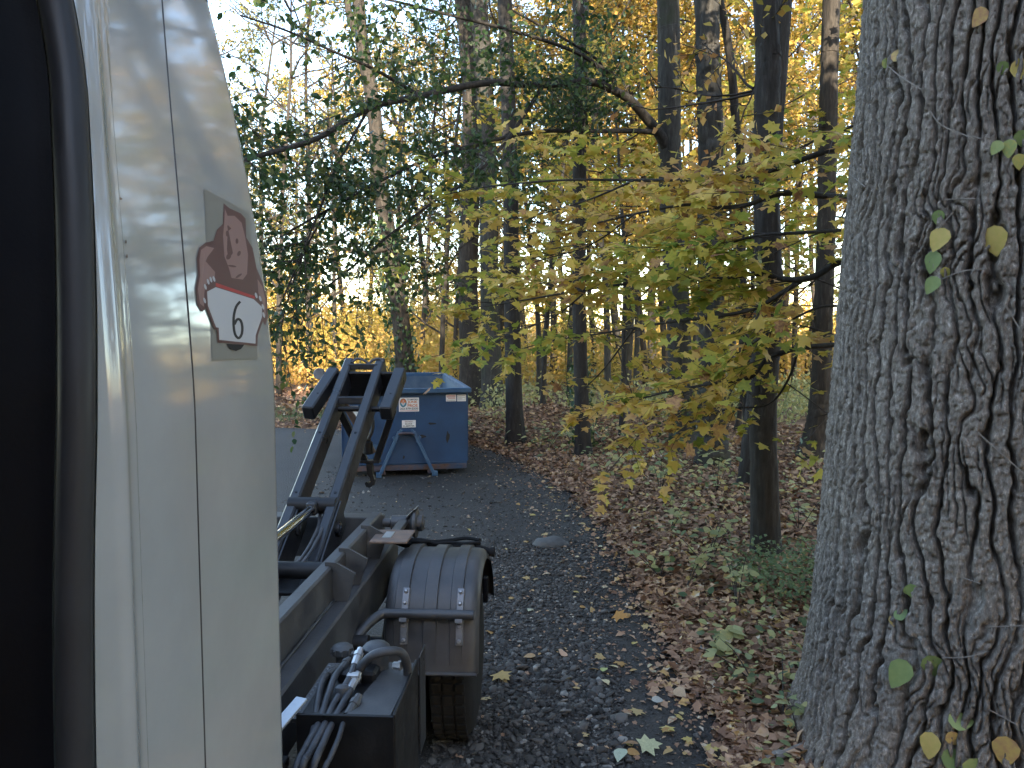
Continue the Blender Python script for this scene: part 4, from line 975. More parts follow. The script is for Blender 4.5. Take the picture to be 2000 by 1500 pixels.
# the beech whose great limb arches over the drive
path, P = px_path([(1337, 893), (1332, 800), (1328, 700), (1322, 560), (1312, 420), (1308, 300), (1307, 180), (1306, 60), (1305, 0)], 16.1, 9)
beech = thing('beech_tree', 'smooth grey beech with a great limb arching left over the drive', 'tree', (path[0][0], path[0][1], path[0][2] + .1))
V, F = trunk_mesh(path, .25, .22, .008, 6); obj('trunk', V, F, M['bark_b'], beech, smooth=True)
t = Tree(101); IN = lambda p: True
lim = [([(1310, 310, 16.1), (1290, 265, 15.9), (1260, 228, 15.7), (1230, 195, 15.4), (1195, 175, 15.1), (1150, 160, 14.7), (1050, 166, 13.8), (950, 162, 13), (820, 188, 12), (720, 212, 11.2), (620, 270, 10.4), (505, 305, 9.7), (430, 330, 9.3)], .17, .025),
       ([(1300, 262, 16), (1250, 256, 15.6), (1150, 256, 14.8), (1050, 257, 14), (960, 275, 13.2), (850, 305, 12.3), (740, 355, 11.4), (640, 410, 10.7), (560, 455, 10.2)], .08, .015),
       ([(1060, 168, 13.9), (1000, 260, 13.2), (930, 340, 12.6), (860, 385, 12.1), (760, 460, 11.5), (690, 520, 11), (620, 575, 10.6), (560, 630, 10.2)], .05, .012),
       ([(820, 188, 12), (740, 140, 11.4), (650, 100, 10.8), (560, 60, 10.3), (470, 30, 9.9)], .045, .012),
       ([(1200, 150, 15), (1120, 100, 14.2), (1000, 60, 13.4), (880, 30, 12.6), (760, 0, 11.9), (640, -20, 11.2)], .06, .015),
       ([(720, 212, 11.2), (660, 320, 10.6), (620, 420, 10.2), (580, 520, 9.9), (545, 600, 9.6)], .03, .01),
       ([(1180, 162, 15), (1170, 120, 14.9), (1100, 75, 14.2), (1000, 20, 13.4)], .04, .02),
       ([(640, 410, 10.7), (600, 480, 10.3), (570, 560, 10), (550, 640, 9.8), (560, 690, 9.7)], .02, .008)]
for lp, a, b_ in lim:
    q = spline([at(*v) for v in lp], 6); t.tube(q, a * .8, b_, 8, pw=.6)
    Lg = np.linalg.norm(np.diff(q, axis=0), axis=1).sum()
    t.sub(q, int(Lg * 3.4), 1.75, .010, 1, .2, 58, -.03, .25, .12, leafy=7, cont=.5)
for k in range(8):
    i = min(int(np.searchsorted(path[:, 2], 10 + k * .9)), len(path) - 2); a = k * 2.4
    pp = t.path(path[i], (math.cos(a), math.sin(a), .6), 4.5, 7, .13, .04); t.tube(pp, .1, .02, 6); t.sub(pp, 7, 1.6, .02, 1, .2, 55, .02, leafy=8)
t.wood_objects(M['bark'], beech)
P, R, S = t.leaves(1.1, .15, .5, .098); px, py, zz_ = project(P)
score = np.where((px > 440) & (px < 1100) & (py > 0) & (py < 760), S / zz_, 0); order = np.argsort(-score); sel = order[:300]; rest = order[300:]
leaf_objects('leaf', OVATE, P[sel], R[sel], S[sel], M['green_o'], beech, 'beech_leaf')
tag(scatter('crown', OVATE, P[rest], R[rest], S[rest], t.rs.rand(len(rest)), M['green'], beech), kind='stuff')
print('beech leaves', len(P))

# the sugar maple behind the great oak, whose boughs hang across the middle of the view
mb_ = at(1790, 1000, 8.2); mb_[2] = 0
maple = thing('sugar_maple', 'yellowing sugar maple with low boughs sweeping left from behind the great oak', 'tree', tuple(mb_))
path = spline([mb_ + (0, 0, -.1), mb_ + (-.05, 0, 2), mb_ + (0, .05, 4.5), mb_ + (.1, 0, 8), mb_ + (0, 0, 12)], 10)
V, F = trunk_mesh(path, .17, .08, .012, 19); obj('trunk', V, F, M['bark'], maple, smooth=True)
t = Tree(202)
bo = [([(1790, 350, 8.2), (1690, 385, 7.4), (1580, 380, 6.9), (1540, 377, 6.8), (1500, 384, 6.8), (1460, 400, 6.9), (1400, 406, 7.1), (1340, 400, 7.3), (1240, 418, 7.7), (1150, 440, 8.1), (1080, 460, 8.5)], .035, .006),
      ([(1790, 480, 8.2), (1720, 500, 7.2), (1640, 512, 6.4), (1590, 540, 6.3), (1540, 546, 6.3), (1480, 535, 6.5), (1400, 545, 6.8), (1300, 545, 7.2), (1150, 565, 7.7), (1000, 590, 8.4), (900, 605, 9)], .035, .006),
      ([(1570, 545, 6.3), (1530, 570, 6.3), (1480, 600, 6.4), (1420, 615, 6.5), (1330, 626, 6.8), (1240, 640, 7.2), (1170, 652, 7.6), (1080, 665, 8.1), (990, 690, 8.6)], .022, .005),
      ([(1790, 640, 8.2), (1700, 660, 7.2), (1640, 672, 6.6), (1560, 680, 6.3), (1500, 700, 6.3), (1465, 738, 6.4), (1400, 748, 6.6), (1320, 762, 6.9), (1240, 782, 7.3), (1190, 800, 7.6)], .028, .005),
      ([(1790, 250, 8.2), (1690, 275, 7.4), (1600, 300, 7), (1500, 335, 7.1), (1400, 350, 7.4), (1250, 352, 7.9), (1100, 352, 8.5), (950, 365, 9.2), (870, 380, 9.7)], .032, .006),
      ([(1790, 210, 8.2), (1700, 235, 7.6), (1620, 262, 7.3), (1540, 300, 7.3)], .02, .006),
      ([(1240, 352, 7.9), (1150, 390, 8.2), (1050, 420, 8.7), (950, 450, 9.2), (880, 500, 9.6)], .012, .004),
      ([(1150, 565, 7.7), (1080, 620, 8), (1000, 650, 8.4), (940, 690, 8.8)], .010, .004),
      ([(1240, 418, 7.7), (1150, 480, 8), (1050, 510, 8.5), (960, 540, 9)], .010, .004),
      ([(1240, 640, 7.2), (1180, 720, 7.5), (1130, 770, 7.8)], .010, .004),
      ([(1560, 680, 6.3), (1540, 740, 6.4), (1500, 790, 6.6), (1420, 800, 6.9), (1330, 830, 7.2)], .012, .004),
      ([(1700, 760, 7), (1640, 800, 6.7), (1590, 815, 6.7)], .012, .004),
      ([(1330, 762, 6.9), (1260, 830, 7.1), (1220, 850, 7.3)], .012, .004),
      ([(1640, 450, 6.6), (1560, 455, 6.2), (1480, 460, 6.2), (1400, 480, 6.5), (1300, 490, 7), (1200, 500, 7.5)], .016, .005),
      ([(1660, 600, 6.6), (1600, 600, 6.2), (1520, 640, 6.2), (1440, 690, 6.5)], .014, .004)]
for lp, a, b_ in bo:
    q = spline([at(*v) for v in lp], 6); t.tube(q, a, b_, 7)
    Lg = np.linalg.norm(np.diff(q, axis=0), axis=1).sum()
    t.sub(q, int(Lg * 3.3), 1.1, .006, 1, .06, 48, -.008, .84, .08, leafy=5, cont=.5)
for k in range(4):
    a = k * 2.4; pp = t.path(path[26 + k * 3], (math.cos(a) + .3, math.sin(a), .5), 3.2, 6, .12, .04); t.tube(pp, .05, .01, 6); t.sub(pp, 7, 1.2, .01, 1, .2, 55, .01, .5, leafy=7)
t.wood_objects(M['bark'], maple, 'bough')
P, R, S = t.leaves(.8, .56, .16, .103); px, py, zz_ = project(P)
score = np.where((px > 840) & (px < 1640) & (py > 0) & (py < 900), S / zz_, 0); order = np.argsort(-score); sel = order[:300]; rest = order[300:]
leaf_objects('leaf', MAPLE_HI, P[sel], R[sel], S[sel], M['maple_o'], maple, 'maple_leaf')
rn = np.clip(.42 + 1.2 * (fbm(P[:, 0] * .9, P[:, 2] * 1.6, 71) - .50) + .62 * (t.rs.rand(len(P)) - .5), 0, .84); rn = np.where(t.rs.rand(len(P)) < .04, .95, rn)
tag(scatter('crown', MAPLE_LO, P[rest], R[rest], S[rest], rn[rest], M['maple'], maple), kind='stuff')
print('maple leaves', len(P))

# young yellow maples filling the wood behind
def young(label, px, Y, H, seed, n0, Lb, lean=(0, 0)):
    b0 = at(px, 800, Y); b0[2] = float(gz(b0[0], b0[1])) - .1; t = Tree(seed); root = thing('young_maple', label, 'tree', tuple(b0))
    pts = t.path(b0, (lean[0], lean[1], 1), H, 12, .05, .02); V, F = trunk_mesh(spline(pts, 3), .075, .02, .005, seed, n=14); obj('trunk', V, F, M['bark'], root, smooth=True)
    for k in range(n0):
        i = min(3 + int(9 * k / n0), 11); a = k * 2.4 + seed; pp = t.path(pts[i], (math.cos(a), math.sin(a), .25), Lb * (1.15 - .6 * k / n0), 6, .1, .01); t.tube(pp, .022, .005, 5)
        t.sub(pp, 7, Lb * .45, .006, 1, .15, 50, -.005, .7, .1, leafy=6, cont=.75)
    t.wood_objects(M['bark'], root)
    P, R, S = t.leaves(.8, .55, .2, .125); scatter('crown', MAPLE_LO, P, R, S, np.clip(t.rs.rand(len(P)) * .8, 0, 1), M['maple'], root)
young('young yellow-green maple left of the smooth grey beech', 1215, 17.5, 9.5, 811, 15, 2.8)
young('young yellow maple behind the shaggy trunk', 1440, 18.5, 10, 812, 15, 2.9)
young('young yellow maple beside the gnarled stump-footed trunk', 1650, 13.5, 9, 813, 14, 2.5)
young('young maple behind the straight dark trunk by the dumpster', 1060, 21, 10, 814, 14, 2.8)
# ivy climbing three trunks
def ivy(label, pts, Y, rad, n, seed, size=.09):
    rs = np.random.RandomState(seed); P0 = spline([at(x, y, Y) for x, y in pts], 8); K = len(P0)
    f = rs.rand(n) * (K - 1); i = np.minimum(f.astype(int), K - 2); c = P0[i] + (P0[i + 1] - P0[i]) * (f - i)[:, None]
    a = rs.rand(n) * 2 * math.pi; rr = rad * (1 + np.abs(rs.randn(n)) * .35); o = np.stack([np.cos(a), np.sin(a), 0 * a], 1)
    P = c + o * rr[:, None]; P[:, 2] += rs.randn(n) * .08
    root = thing('climbing_ivy', label, 'ivy', tuple(P0[0]))
    MB().tube(P0 + (0, -rad, 0), .012, 5).build('stem', M['twig'], root)
    scatter('leaves', OVATE, P, frames(rs.randn(n, 3) * .5 - (0, 0, .8), o + rs.randn(n, 3) * .5), size * rs.uniform(.6, 1.3, n), rs.rand(n), M['ivy'], root)
ivy('green ivy wrapped round the leaning tree above the dumpster', [(792, 780), (790, 700), (780, 610), (765, 510), (750, 420)], 24, .36, 900, 31, .16)
ivy('ivy covering the foot of the slim dark trunk', [(1140, 890), (1137, 800), (1133, 700)], 16.3, .20, 500, 32, .11)
ivy('sparse ivy at the foot of the smooth grey beech', [(1332, 895), (1330, 830), (1327, 760)], 16.1, .31, 160, 33, .10)

# ------------------------------------------------------------------ further trees of the wood (copies of a few kinds)
def proto(seed, H, r, mat, crown, nl, L, start, leafy, size, bare):
    t = Tree(seed); pts = t.path((0, 0, -.2), (0, 0, 1), H, 12, .035, .02); k = len(pts)
    V, F = tube_np(spline(pts, 3), np.linspace(r, r * .25, 37), 9)
    tr = mesh_np('trunk', V, F, M[mat], True)
    for q in range(nl):
        i = min(int(k * (start + (1 - start) * q / nl)), k - 2); a = q * 2.4 + seed
        pp = t.path(pts[i], (math.cos(a), math.sin(a), .55), L * (1.15 - .6 * q / nl), 6, .14, .05); t.tube(pp, r * .35, .015, 5); t.sub(pp, 7, L * .38, .018, 1, .2, 55, .03, leafy=leafy, bare=bare, cont=.9)
    V, F = join(t.wood + t.twigs); br = mesh_np('limbs', V, F if F.shape[1] == 4 else F, M['twig'], False)
    P, R, S = t.leaves(1.0, .3, .2, size); V, F, rr = scatter_np(RHOMB, P, R, S, np.clip(t.rs.rand(len(P)) * .8 + .2 * t.rs.rand(), 0, 1)); cr = mesh_np('crown', V, F, M[crown], False, rr)
    return tr, br, cr, len(P)
PR = [proto(301, 19, .17, 'bark_c', 'gold', 14, 4.4, .35, 9, .17, .0), proto(302, 21, .22, 'bark', 'gold', 16, 4.8, .32, 9, .17, .1), proto(303, 16, .12, 'bark_b', 'gold', 13, 3.6, .25, 9, .16, .05),
      proto(304, 20, .18, 'bark_b', 'olive', 14, 4.6, .35, 8, .17, .2), proto(305, 18, .13, 'bark_c', 'olive', 18, 4.2, .22, 4, .12, .35)]
print('proto leaves', [p[3] for p in PR])
rs = np.random.RandomState(44)
ORD = 'first second third fourth fifth sixth seventh eighth ninth tenth eleventh twelfth thirteenth fourteenth fifteenth sixteenth seventeenth eighteenth nineteenth twentieth twenty-first twenty-second twenty-third twenty-fourth twenty-fifth twenty-sixth twenty-seventh twenty-eighth twenty-ninth thirtieth thirty-first thirty-second thirty-third thirty-fourth thirty-fifth thirty-sixth thirty-seventh thirty-eighth thirty-ninth fortieth'.split()
# (photo x of the trunk, distance, kind, scale)
FAR = [(1052, 27, 2, 1), (1062, 30, 4, 1), (1080, 34, 0, 1), (1112, 26, 2, .9), (1120, 38, 1, 1), (1188, 24, 2, 1), (1160, 36, 0, 1), (1205, 42, 1, 1), (1222, 30, 3, 1), (1240, 27, 2, 1), (1262, 34, 0, 1), (1275, 40, 1, 1), (1298, 29, 4, 1), (1358, 26, 2, 1), (1372, 36, 0, 1), (1418, 30, 1, .9), (1432, 23, 2, .9), (1447, 24, 2, .8), (1530, 34, 0, 1), (1550, 30, 4, 1), (1578, 33, 1, 1), (1640, 26, 0, 1), (1660, 38, 1, 1), (1700, 30, 3, 1), (1780, 28, 0, 1), (1860, 34, 1, 1), (1950, 27, 0, 1), (888, 30, 4, 1), (870, 42, 0, 1), (840, 46, 1, 1), (720, 48, 0, 1), (680, 56, 1, 1), (620, 52, 4, 1), (570, 58, 0, 1), (530, 50, 4, 1), (470, 60, 1, 1), (400, 55, 0, 1), (980, 36, 1, 1), (1030, 44, 0, 1), (1490, 44, 1, 1), (1340, 46, 0, 1), (1600, 46, 0, 1), (1230, 50, 1, 1), (1410, 50, 0, 1), (1100, 52, 1, 1), (940, 54, 0, 1), (800, 60, 1, 1), (448, 31, 4, 1), (545, 28, 4, .9), (605, 33, 4, 1), (655, 36, 4, 1), (825, 33, 4, 1), (862, 27, 4, .9), (765, 40, 4, 1), (515, 37, 3, 1)]
for (x, Y, k, s_) in FAR:
    p = at(x, 760, Y); p[2] = float(gz(p[0], p[1])); tr, br, cr, _ = PR[k]
    near = Y < 32 and x > 930
    rank = sorted(q[0] for q in FAR if (q[1] < 32 and q[0] > 930) == near).index(x); nth = ORD[rank]
    root = thing('forest_tree', f'slender nearer woodland trunk, {nth} of them counting rightward from the dumpster' if near else f'golden far woodland tree, {nth} of them counting rightward from the cab', 'tree', tuple(p), 'trees deeper in the wood' if near else 'trees at the far side of the wood')
    root.rotation_euler = (0, 0, rs.rand() * 6.28); sc_ = s_ * rs.uniform(.85, 1.12); root.scale = (sc_, sc_, sc_)
    link('trunk', tr, root); tag(link('twigs', br, root), kind='stuff'); link('crown', cr, root)

# ------------------------------------------------------------------ masses nobody could count
def blobs(name, label, cat, cs, n, tmpl, size, mat, seed, flat_=.2, stems=0):
    rs = np.random.RandomState(seed); cs = np.array(cs); wgt = cs[:, 3] * cs[:, 4] * cs[:, 5]; wgt /= wgt.sum()
    i = rs.choice(len(cs), n, p=wgt); d = rs.randn(n, 3); d /= np.linalg.norm(d, axis=1)[:, None]; rad = rs.rand(n) ** .45
    P = cs[i, :3] + d * rad[:, None] * cs[i, 3:6]
    lump = fbm(P[:, 0] * .8 + P[:, 1], P[:, 2] * .9, seed); keep = (lump > .40) & (P[:, 2] > gz(P[:, 0], P[:, 1])); P = P[keep]; n = len(P)
    r = np.clip(fbm(P[:, 0] * .25, P[:, 1] * .25 + P[:, 2] * .2, seed + 5) * .9 + rs.rand(n) * .45 - .15, 0, 1)
    o = scatter(name, tmpl, P, frames(rs.randn(n, 3), rs.randn(n, 3) + (0, 0, flat_)), size * rs.uniform(.6, 1.4, n), r, mat)
    return tag(o, label, cat, kind='stuff')
rs = np.random.RandomState(9)
cs = []
for k in range(150):
    x = rs.uniform(380, 1020); Y = rs.uniform(27, 60); p = at(x, 700, Y); h = rs.uniform(.9, 2.0) * (1 + (Y - 27) / 60)
    cs.append((p[0], p[1], h * .75, rs.uniform(1.2, 2.6), rs.uniform(1.2, 2.6), h))
for k in range(70):
    x = rs.uniform(420, 1000); Y = rs.uniform(44, 62); p = at(x, 640, Y); cs.append((p[0], p[1], rs.uniform(2.5, 7.0), rs.uniform(1.4, 2.6), rs.uniform(1.4, 2.6), rs.uniform(1.0, 1.8)))
blobs('sunlit_thicket', 'golden sunlit thicket filling the gap behind the dumpster', 'thicket', cs, 125000, RHOMB, .17, M['gold'], 61)
cs = []
for k in range(150):
    x = rs.uniform(1000, 2100); Y = rs.uniform(30, 62); p = at(x, 700, Y); h = rs.uniform(.9, 2.4)
    cs.append((p[0], p[1], h * .7, rs.uniform(1.2, 2.6), rs.uniform(1.2, 2.6), h))
blobs('woodland_understory', 'low golden understory at the far side of the wood', 'understory', cs, 80000, RHOMB, .18, M['gold'], 62)
cs = []
for k in range(60):
    x = rs.uniform(930, 1700); Y = rs.uniform(19.5, 29); p = at(x, 700, Y); h = rs.uniform(.4, 1.1)
    cs.append((p[0], p[1], h * .6, rs.uniform(.6, 1.4), rs.uniform(.6, 1.4), h))
blobs('brambles', 'green and yellow brambles among the nearer trunks', 'brambles', cs, 15000, OVATE, .11, M['under'], 66)
cs = []
for k in range(90):
    a = rs.uniform(-1.2, 1.0); Y = rs.uniform(70, 110); h = rs.uniform(3, 6); cs.append((Y * math.sin(a), Y * math.cos(a), h * .6, rs.uniform(4, 8), rs.uniform(3, 6), h))
blobs('distant_woods', 'hazy yellow treeline far beyond the wood', 'woods', cs, 40000, CLUMP, .35, M['gold'], 63)
# unseen woods, added behind to shade the drive; those beside show in cab paint
cs = []
for k in range(230):
    x = rs.uniform(-40, 24); y = rs.uniform(-44, -19); z = 1.5 + 18 * rs.rand() ** .85; cs.append((x, y, z, 3.6, 3.6, 3.0))
for k in range(20):
    x = rs.uniform(8, 22); y = rs.uniform(-9, 8); z = rs.uniform(5, 17); cs.append((x, y, z, 2.8, 2.8, 2.6))
blobs('shade_woods', 'unseen yellow autumn woods added on the near side to shade the drive', 'woods', cs, 64000, CLUMP, .62, M['gold'], 64)
tw = []
for k in range(60):
    x, y = (rs.uniform(-38, 30), rs.uniform(-44, -18)) if k < 40 else (rs.uniform(5, 22), rs.uniform(-8, 9)); p = np.array((x, y, -.2))
    pts = np.array([p, p + (rs.randn() * .3, rs.randn() * .3, 8), p + (rs.randn() * .6, rs.randn() * .6, 17)]); tw.append(tube_np(spline(pts, 4), np.linspace(rs.uniform(.14, .32), .05, 9), 7))
V, F = join(tw); tag(obj('shade_woods_trunks', V, F, M['bark'], smooth=True), 'dark trunks of the unseen woods added to shade the drive', 'woods', kind='stuff')

# ------------------------------------------------------------------ leaf litter, gravel, undergrowth
rs = np.random.RandomState(17)
LEAF_CURL = fan_leaf([(.30, .05), (.24, .25), (.42, .48), (.20, .72)], (0, .4), .5, .5)
def floor_pts(n, y0, y1, xw, pw=1.0):
    y = y0 + (y1 - y0) * rs.rand(n) ** pw; e = np.interp(y, EY, EX); x = e - .12 + np.abs(rs.randn(n)) * .12 + xw * rs.rand(n) * (1 + y / 12); return x, y
x, y = floor_pts(56000, 3.4, 24, 4.2, 1.3); z = gz(x, y)
keep = (np.hypot(x - OX, y - OY) > .8) & (z > -.05); x, y, z = x[keep], y[keep], z[keep]; n = len(x)
P = np.stack([x, y, z + rs.rand(n) * .035 + .004], 1); A = rs.randn(n, 3); A[:, 2] *= .35; N = rs.randn(n, 3) * .42 + (0, 0, 1)
r = np.clip(rs.rand(n) * .85 + .12 + .25 * (fbm(x * .8, y * .8, 77) - .5), 0, 1)
tag(scatter('leaf_litter', LEAF_CURL, P, frames(A, N), .075 * rs.uniform(.55, 1.5, n), r, M['litter']), 'carpet of brown fallen leaves on the forest floor', 'leaf litter', kind='stuff')
# leaves spilling over the ragged edge of the drive
n = 9000; y = 3.4 + 16 * rs.rand(n) ** 1.2; spill = rs.exponential(.075, n) * (.3 + 2.2 * vnoise(y * 1.4, y * 0, 91)); x = np.interp(y, EY, EX) + .18 - spill; P = np.stack([x, y, np.maximum(dz(x, y), gz(x, y)) + .008 + rs.rand(n) * .02], 1); A = rs.randn(n, 3); A[:, 2] *= .25
tag(scatter('leaf_fringe', LEAF_CURL, P, frames(A, rs.randn(n, 3) * .35 + (0, 0, 1)), .062 * rs.uniform(.4, 1.5, n), np.clip(rs.rand(n) * .9 + .05, 0, 1), M['litter']), 'ragged fringe of fallen leaves spilling onto the drive', 'leaf litter', kind='stuff')
# litter scraps blown over the drive
n = 2600; y = 3.6 + 17 * rs.rand(n) ** 1.1; e = np.interp(y, EY, EX); x = e - np.abs(rs.randn(n)) ** 1.4 * .85 - .02; z = dz(x, y)
P = np.stack([x, y, z + .006 + rs.rand(n) * .008], 1); A = rs.randn(n, 3); A[:, 2] *= .15
tag(scatter('leaf_scraps', LEAF_CURL, P, frames(A, rs.randn(n, 3) * .25 + (0, 0, 1)), .03 * rs.uniform(.4, 1.6, n), np.clip(rs.rand(n) * .7 + .3, 0, 1), M['litter']), 'small leaf scraps scattered over the dark drive', 'leaf litter', kind='stuff')
# gravel
def icos(sub):
    import bmesh
    bm = bmesh.new(); bmesh.ops.create_icosphere(bm, subdivisions=sub, radius=.5); V = np.array([v.co[:] for v in bm.verts]); F = np.array([[v.index for v in f.verts] for f in bm.faces]); bm.free(); return V, F
iv, if_ = icos(1); iv2, if2 = icos(2)
def stones(n, xf, y0, y1, size, tv, tf, pw, sink):
    y = y0 + (y1 - y0) * rs.rand(n) ** pw; x = xf(y, n); z = dz(x, y); k = len(tv)
    sq = np.stack([rs.uniform(.75, 1.35, n), rs.uniform(.65, 1.1, n), rs.uniform(.35, .7, n)], 1); S = size * np.exp(rs.randn(n) * .38)
    a = rs.rand(n) * 6.28; ca, sa = np.cos(a), np.sin(a)
    nz = 1 + .16 * rs.randn(n, k)
    L = tv[None] * sq[:, None] * S[:, None, None] * nz[:, :, None]
    tl = rs.randn(n, 2) * .3
    L2 = np.stack([L[:, :, 0] * ca[:, None] - L[:, :, 1] * sa[:, None], L[:, :, 0] * sa[:, None] + L[:, :, 1] * ca[:, None], L[:, :, 2] + L[:, :, 0] * tl[:, :1] + L[:, :, 1] * tl[:, 1:]], 2)
    V = L2 + np.stack([x, y, z + S * sink], 1)[:, None]
    return V.reshape(-1, 3), (tf[None] + (np.arange(n) * k)[:, None, None]).reshape(-1, 3), np.repeat(np.clip(rs.rand(n) ** 1.2, 0, 1), k)
xa = lambda y, n: -.75 + 1.25 * rs.rand(n) ** 1.15 + .06 * (y - 5) * rs.randn(n) * .5
xb = lambda y, n: -1.3 + (np.interp(y, EY, EX) + 1.2) * rs.rand(n)
bits = [stones(14000, xa, 3.6, 9.5, .026, iv, if_, 1.2, .1), stones(1500, xa, 3.6, 6.2, .037, iv2, if2, 1.0, .12), stones(16000, xb, 3.6, 12.5, .012, iv, if_, 1.3, .12), stones(2500, lambda y, n: -4.2 + (np.interp(y, EY, EX) + 4.1) * rs.rand(n), 7, 17, .03, iv, if_, 1.0, .1)]
V, F = join([b[:2] for b in bits]); tag(obj('gravel', V, F, M['pebble'], smooth=False, rnd=np.concatenate([b[2] for b in bits])), 'loose dark grey gravel stones on the drive', 'gravel', kind='stuff')
# half-buried flat stone in the drive
def rock(name, label, px, py, size, seed, mat, f=dz):
    p = gnd(px, py, f); r2 = np.random.RandomState(seed); V = iv2 * size * (1 + .10 * r2.randn(len(iv2), 1)); 
    o = obj(name, V + p + (0, 0, size[2] * .12), if2, M[mat], smooth=True); return tag(o, label, 'stone')
M['rockm'] = surf('field_stone', (.05, .05, .05), (.10, .10, .10), 9, .8, bump=.5, bscale=20)
rock('flat_stone', 'flat half-buried stone in the middle of the drive', 1075, 1064, np.array((.45, .35, .16)), 3, 'rockm')

# single fallen leaves on the drive
big = [(1270, 1466, .15, 'pale green maple leaf lying on the gravel at the bottom of the picture', 0, (.44, .43, .24)), (1212, 1484, .13, 'pale oval leaf at the very bottom of the drive', 1, (.42, .46, .33)), (1328, 1362, .13, 'tan curled leaf near the litter edge', 1, (.42, .28, .16)), (1098, 1284, .13, 'pinkish tan leaf in the middle of the gravel', 1, (.55, .34, .22)), (982, 1331, .15, 'golden brown maple leaf on coarse gravel beside the tyre', 0, (.40, .27, .09)), (1232, 1463, .11, 'brown leaf beside the pale green maple leaf', 1, (.30, .16, .07)), (1213, 1211, .14, 'orange brown leaf lying halfway up the drive', 0, (.40, .20, .05)), (1180, 1316, .09, 'small yellow green leaf on the dark drive', 1, (.38, .40, .14)), (1183, 1340, .09, 'small cream leaf just below the yellow green one', 1, (.55, .45, .25)), (1035, 1290, .10, 'upright brown leaf left of the pinkish one', 1, (.40, .25, .12)), (1283, 1376, .09, 'grey white torn leaf near the litter edge', 1, (.40, .39, .33))]
for k, (px, py, sz, lab, kind, col) in enumerate(big):
    p = gnd(px, py, dz); tm = MAPLE_HI if kind == 0 else fan_leaf([(.2, .1), (.33, .35), (.30, .6), (.14, .85)], (0, .45), .35, .6)
    m_ = surf('leaf_tone', tuple(np.array(col) * .75), tuple(np.array(col) * 1.1), 14, .6)
    r2 = np.random.RandomState(k + 70); R = frames(np.array([(r2.randn(), r2.randn(), .05)]), np.array([(r2.randn() * .25, -.15 + r2.randn() * .2, 1)]))[0]
    o = link('fallen_leaf', mesh_np('fallen_leaf', tm[0] - (0, .45, -.10), tm[1], m_)); mt = np.eye(4); mt[:3, :3] = R * sz; mt[:3, 3] = p + (0, 0, .03); o.matrix_world = Matrix(mt.tolist()); tag(o, lab, 'leaf', 'single leaves on the drive')
me1 = mesh_np('drop_leaf', MAPLE_HI[0] - (0, .4, -.05), MAPLE_HI[1], M['drop_o']); tm = fan_leaf([(.2, .1), (.30, .35), (.26, .6), (.14, .85)], (0, .45), .4, .7); me2 = mesh_np('drop_leaf', tm[0] - (0, .4, -.08), tm[1], M['drop_o'])
for k in range(110):
    y = 4.6 + 9 * rs.rand() ** 1.2; x = float(np.interp(y, EY, EX)) - abs(rs.randn()) * .75 - .05
    R = frames(np.array([(rs.randn(), rs.randn(), .05)]), np.array([(rs.randn() * .3, rs.randn() * .3, 1)]))[0]; s_ = rs.uniform(.05, .095)
    o = link('fallen_leaf', me1 if k % 3 == 0 else me2); mt = np.eye(4); mt[:3, :3] = R * s_; mt[:3, 3] = (x, y, float(dz(x, y)) + .016); o.matrix_world = Matrix(mt.tolist()); tag(o, 'small dry leaf among many strewn along the drive', 'leaf', 'small leaves strewn along the drive')
# dead sticks at the litter edge
for k, (a, b_, r_, lab) in enumerate((((1270, 1195), (1330, 1225), .012, 'thin dead stick pointing from the litter onto the drive'), ((1335, 1262), (1410, 1280), .013, 'short grey stick below the large yellow seedling'), ((1380, 1255), (1420, 1268), .02, 'thick weathered stick end under the seedlings'), ((1262, 1358), (1320, 1352), .006, 'fine twig beside the tan curled leaf'), ((1310, 1396), (1350, 1404), .01, 'short dark stick lying on the drive'), ((1480, 1500), (1570, 1462), .035, 'pale fallen branch at the foot of the great oak'))):
    p, q = gnd(*a), gnd(*b_); m_ = (p + q) / 2 + (0, 0, .02); tag(MB().tube(spline([p + (0, 0, .012), p * .6 + q * .4 + (.02, .03, .02), m_ + (-.01, -.02, .01), q + (0, 0, .02)], 6), np.linspace(r_, r_ * .6, 19), 8).build('stick', M['stick'], smooth=True), lab, 'stick', 'dead sticks')

# seedlings and undergrowth
def seedling(label, px, py, h, n, size, seed, spread=.5, tmpl=None):
    r2 = np.random.RandomState(seed); p = gnd(px, py); root = thing('seedling', label, 'plant', tuple(p), 'seedlings at the wood edge')
    P = []; A = []
    for k in range(max(2, n // 7)):
        a = r2.rand() * 6.28; tip = p + np.array((math.cos(a) * spread * r2.rand(), math.sin(a) * spread * r2.rand(), h * r2.uniform(.6, 1.1))); q = spline([p, p * .45 + tip * .55 + (0, 0, .12 * h), tip], 5)
        MB().tube(q, np.linspace(.006, .002, len(q)), 5).build('stem', M['twig'], root)
        for j in range(7):
            u = r2.uniform(.3, 1); i = int(u * (len(q) - 1)); P.append(q[i] + r2.randn(3) * .05 * (1, 1, .4)); A.append((r2.randn(), r2.randn(), -.15))
    P = np.array(P); N_ = r2.randn(len(P), 3) * .3 + (0, -.35, 1)
    leaf_objects('leaf', tmpl or fan_leaf([(.24, .12), (.34, .38), (.2, .75)], (0, .4), .12, .25), P, frames(np.array(A), N_), size * r2.uniform(.6, 1.2, len(P)), M['under_o'], root, 'seedling_leaf')
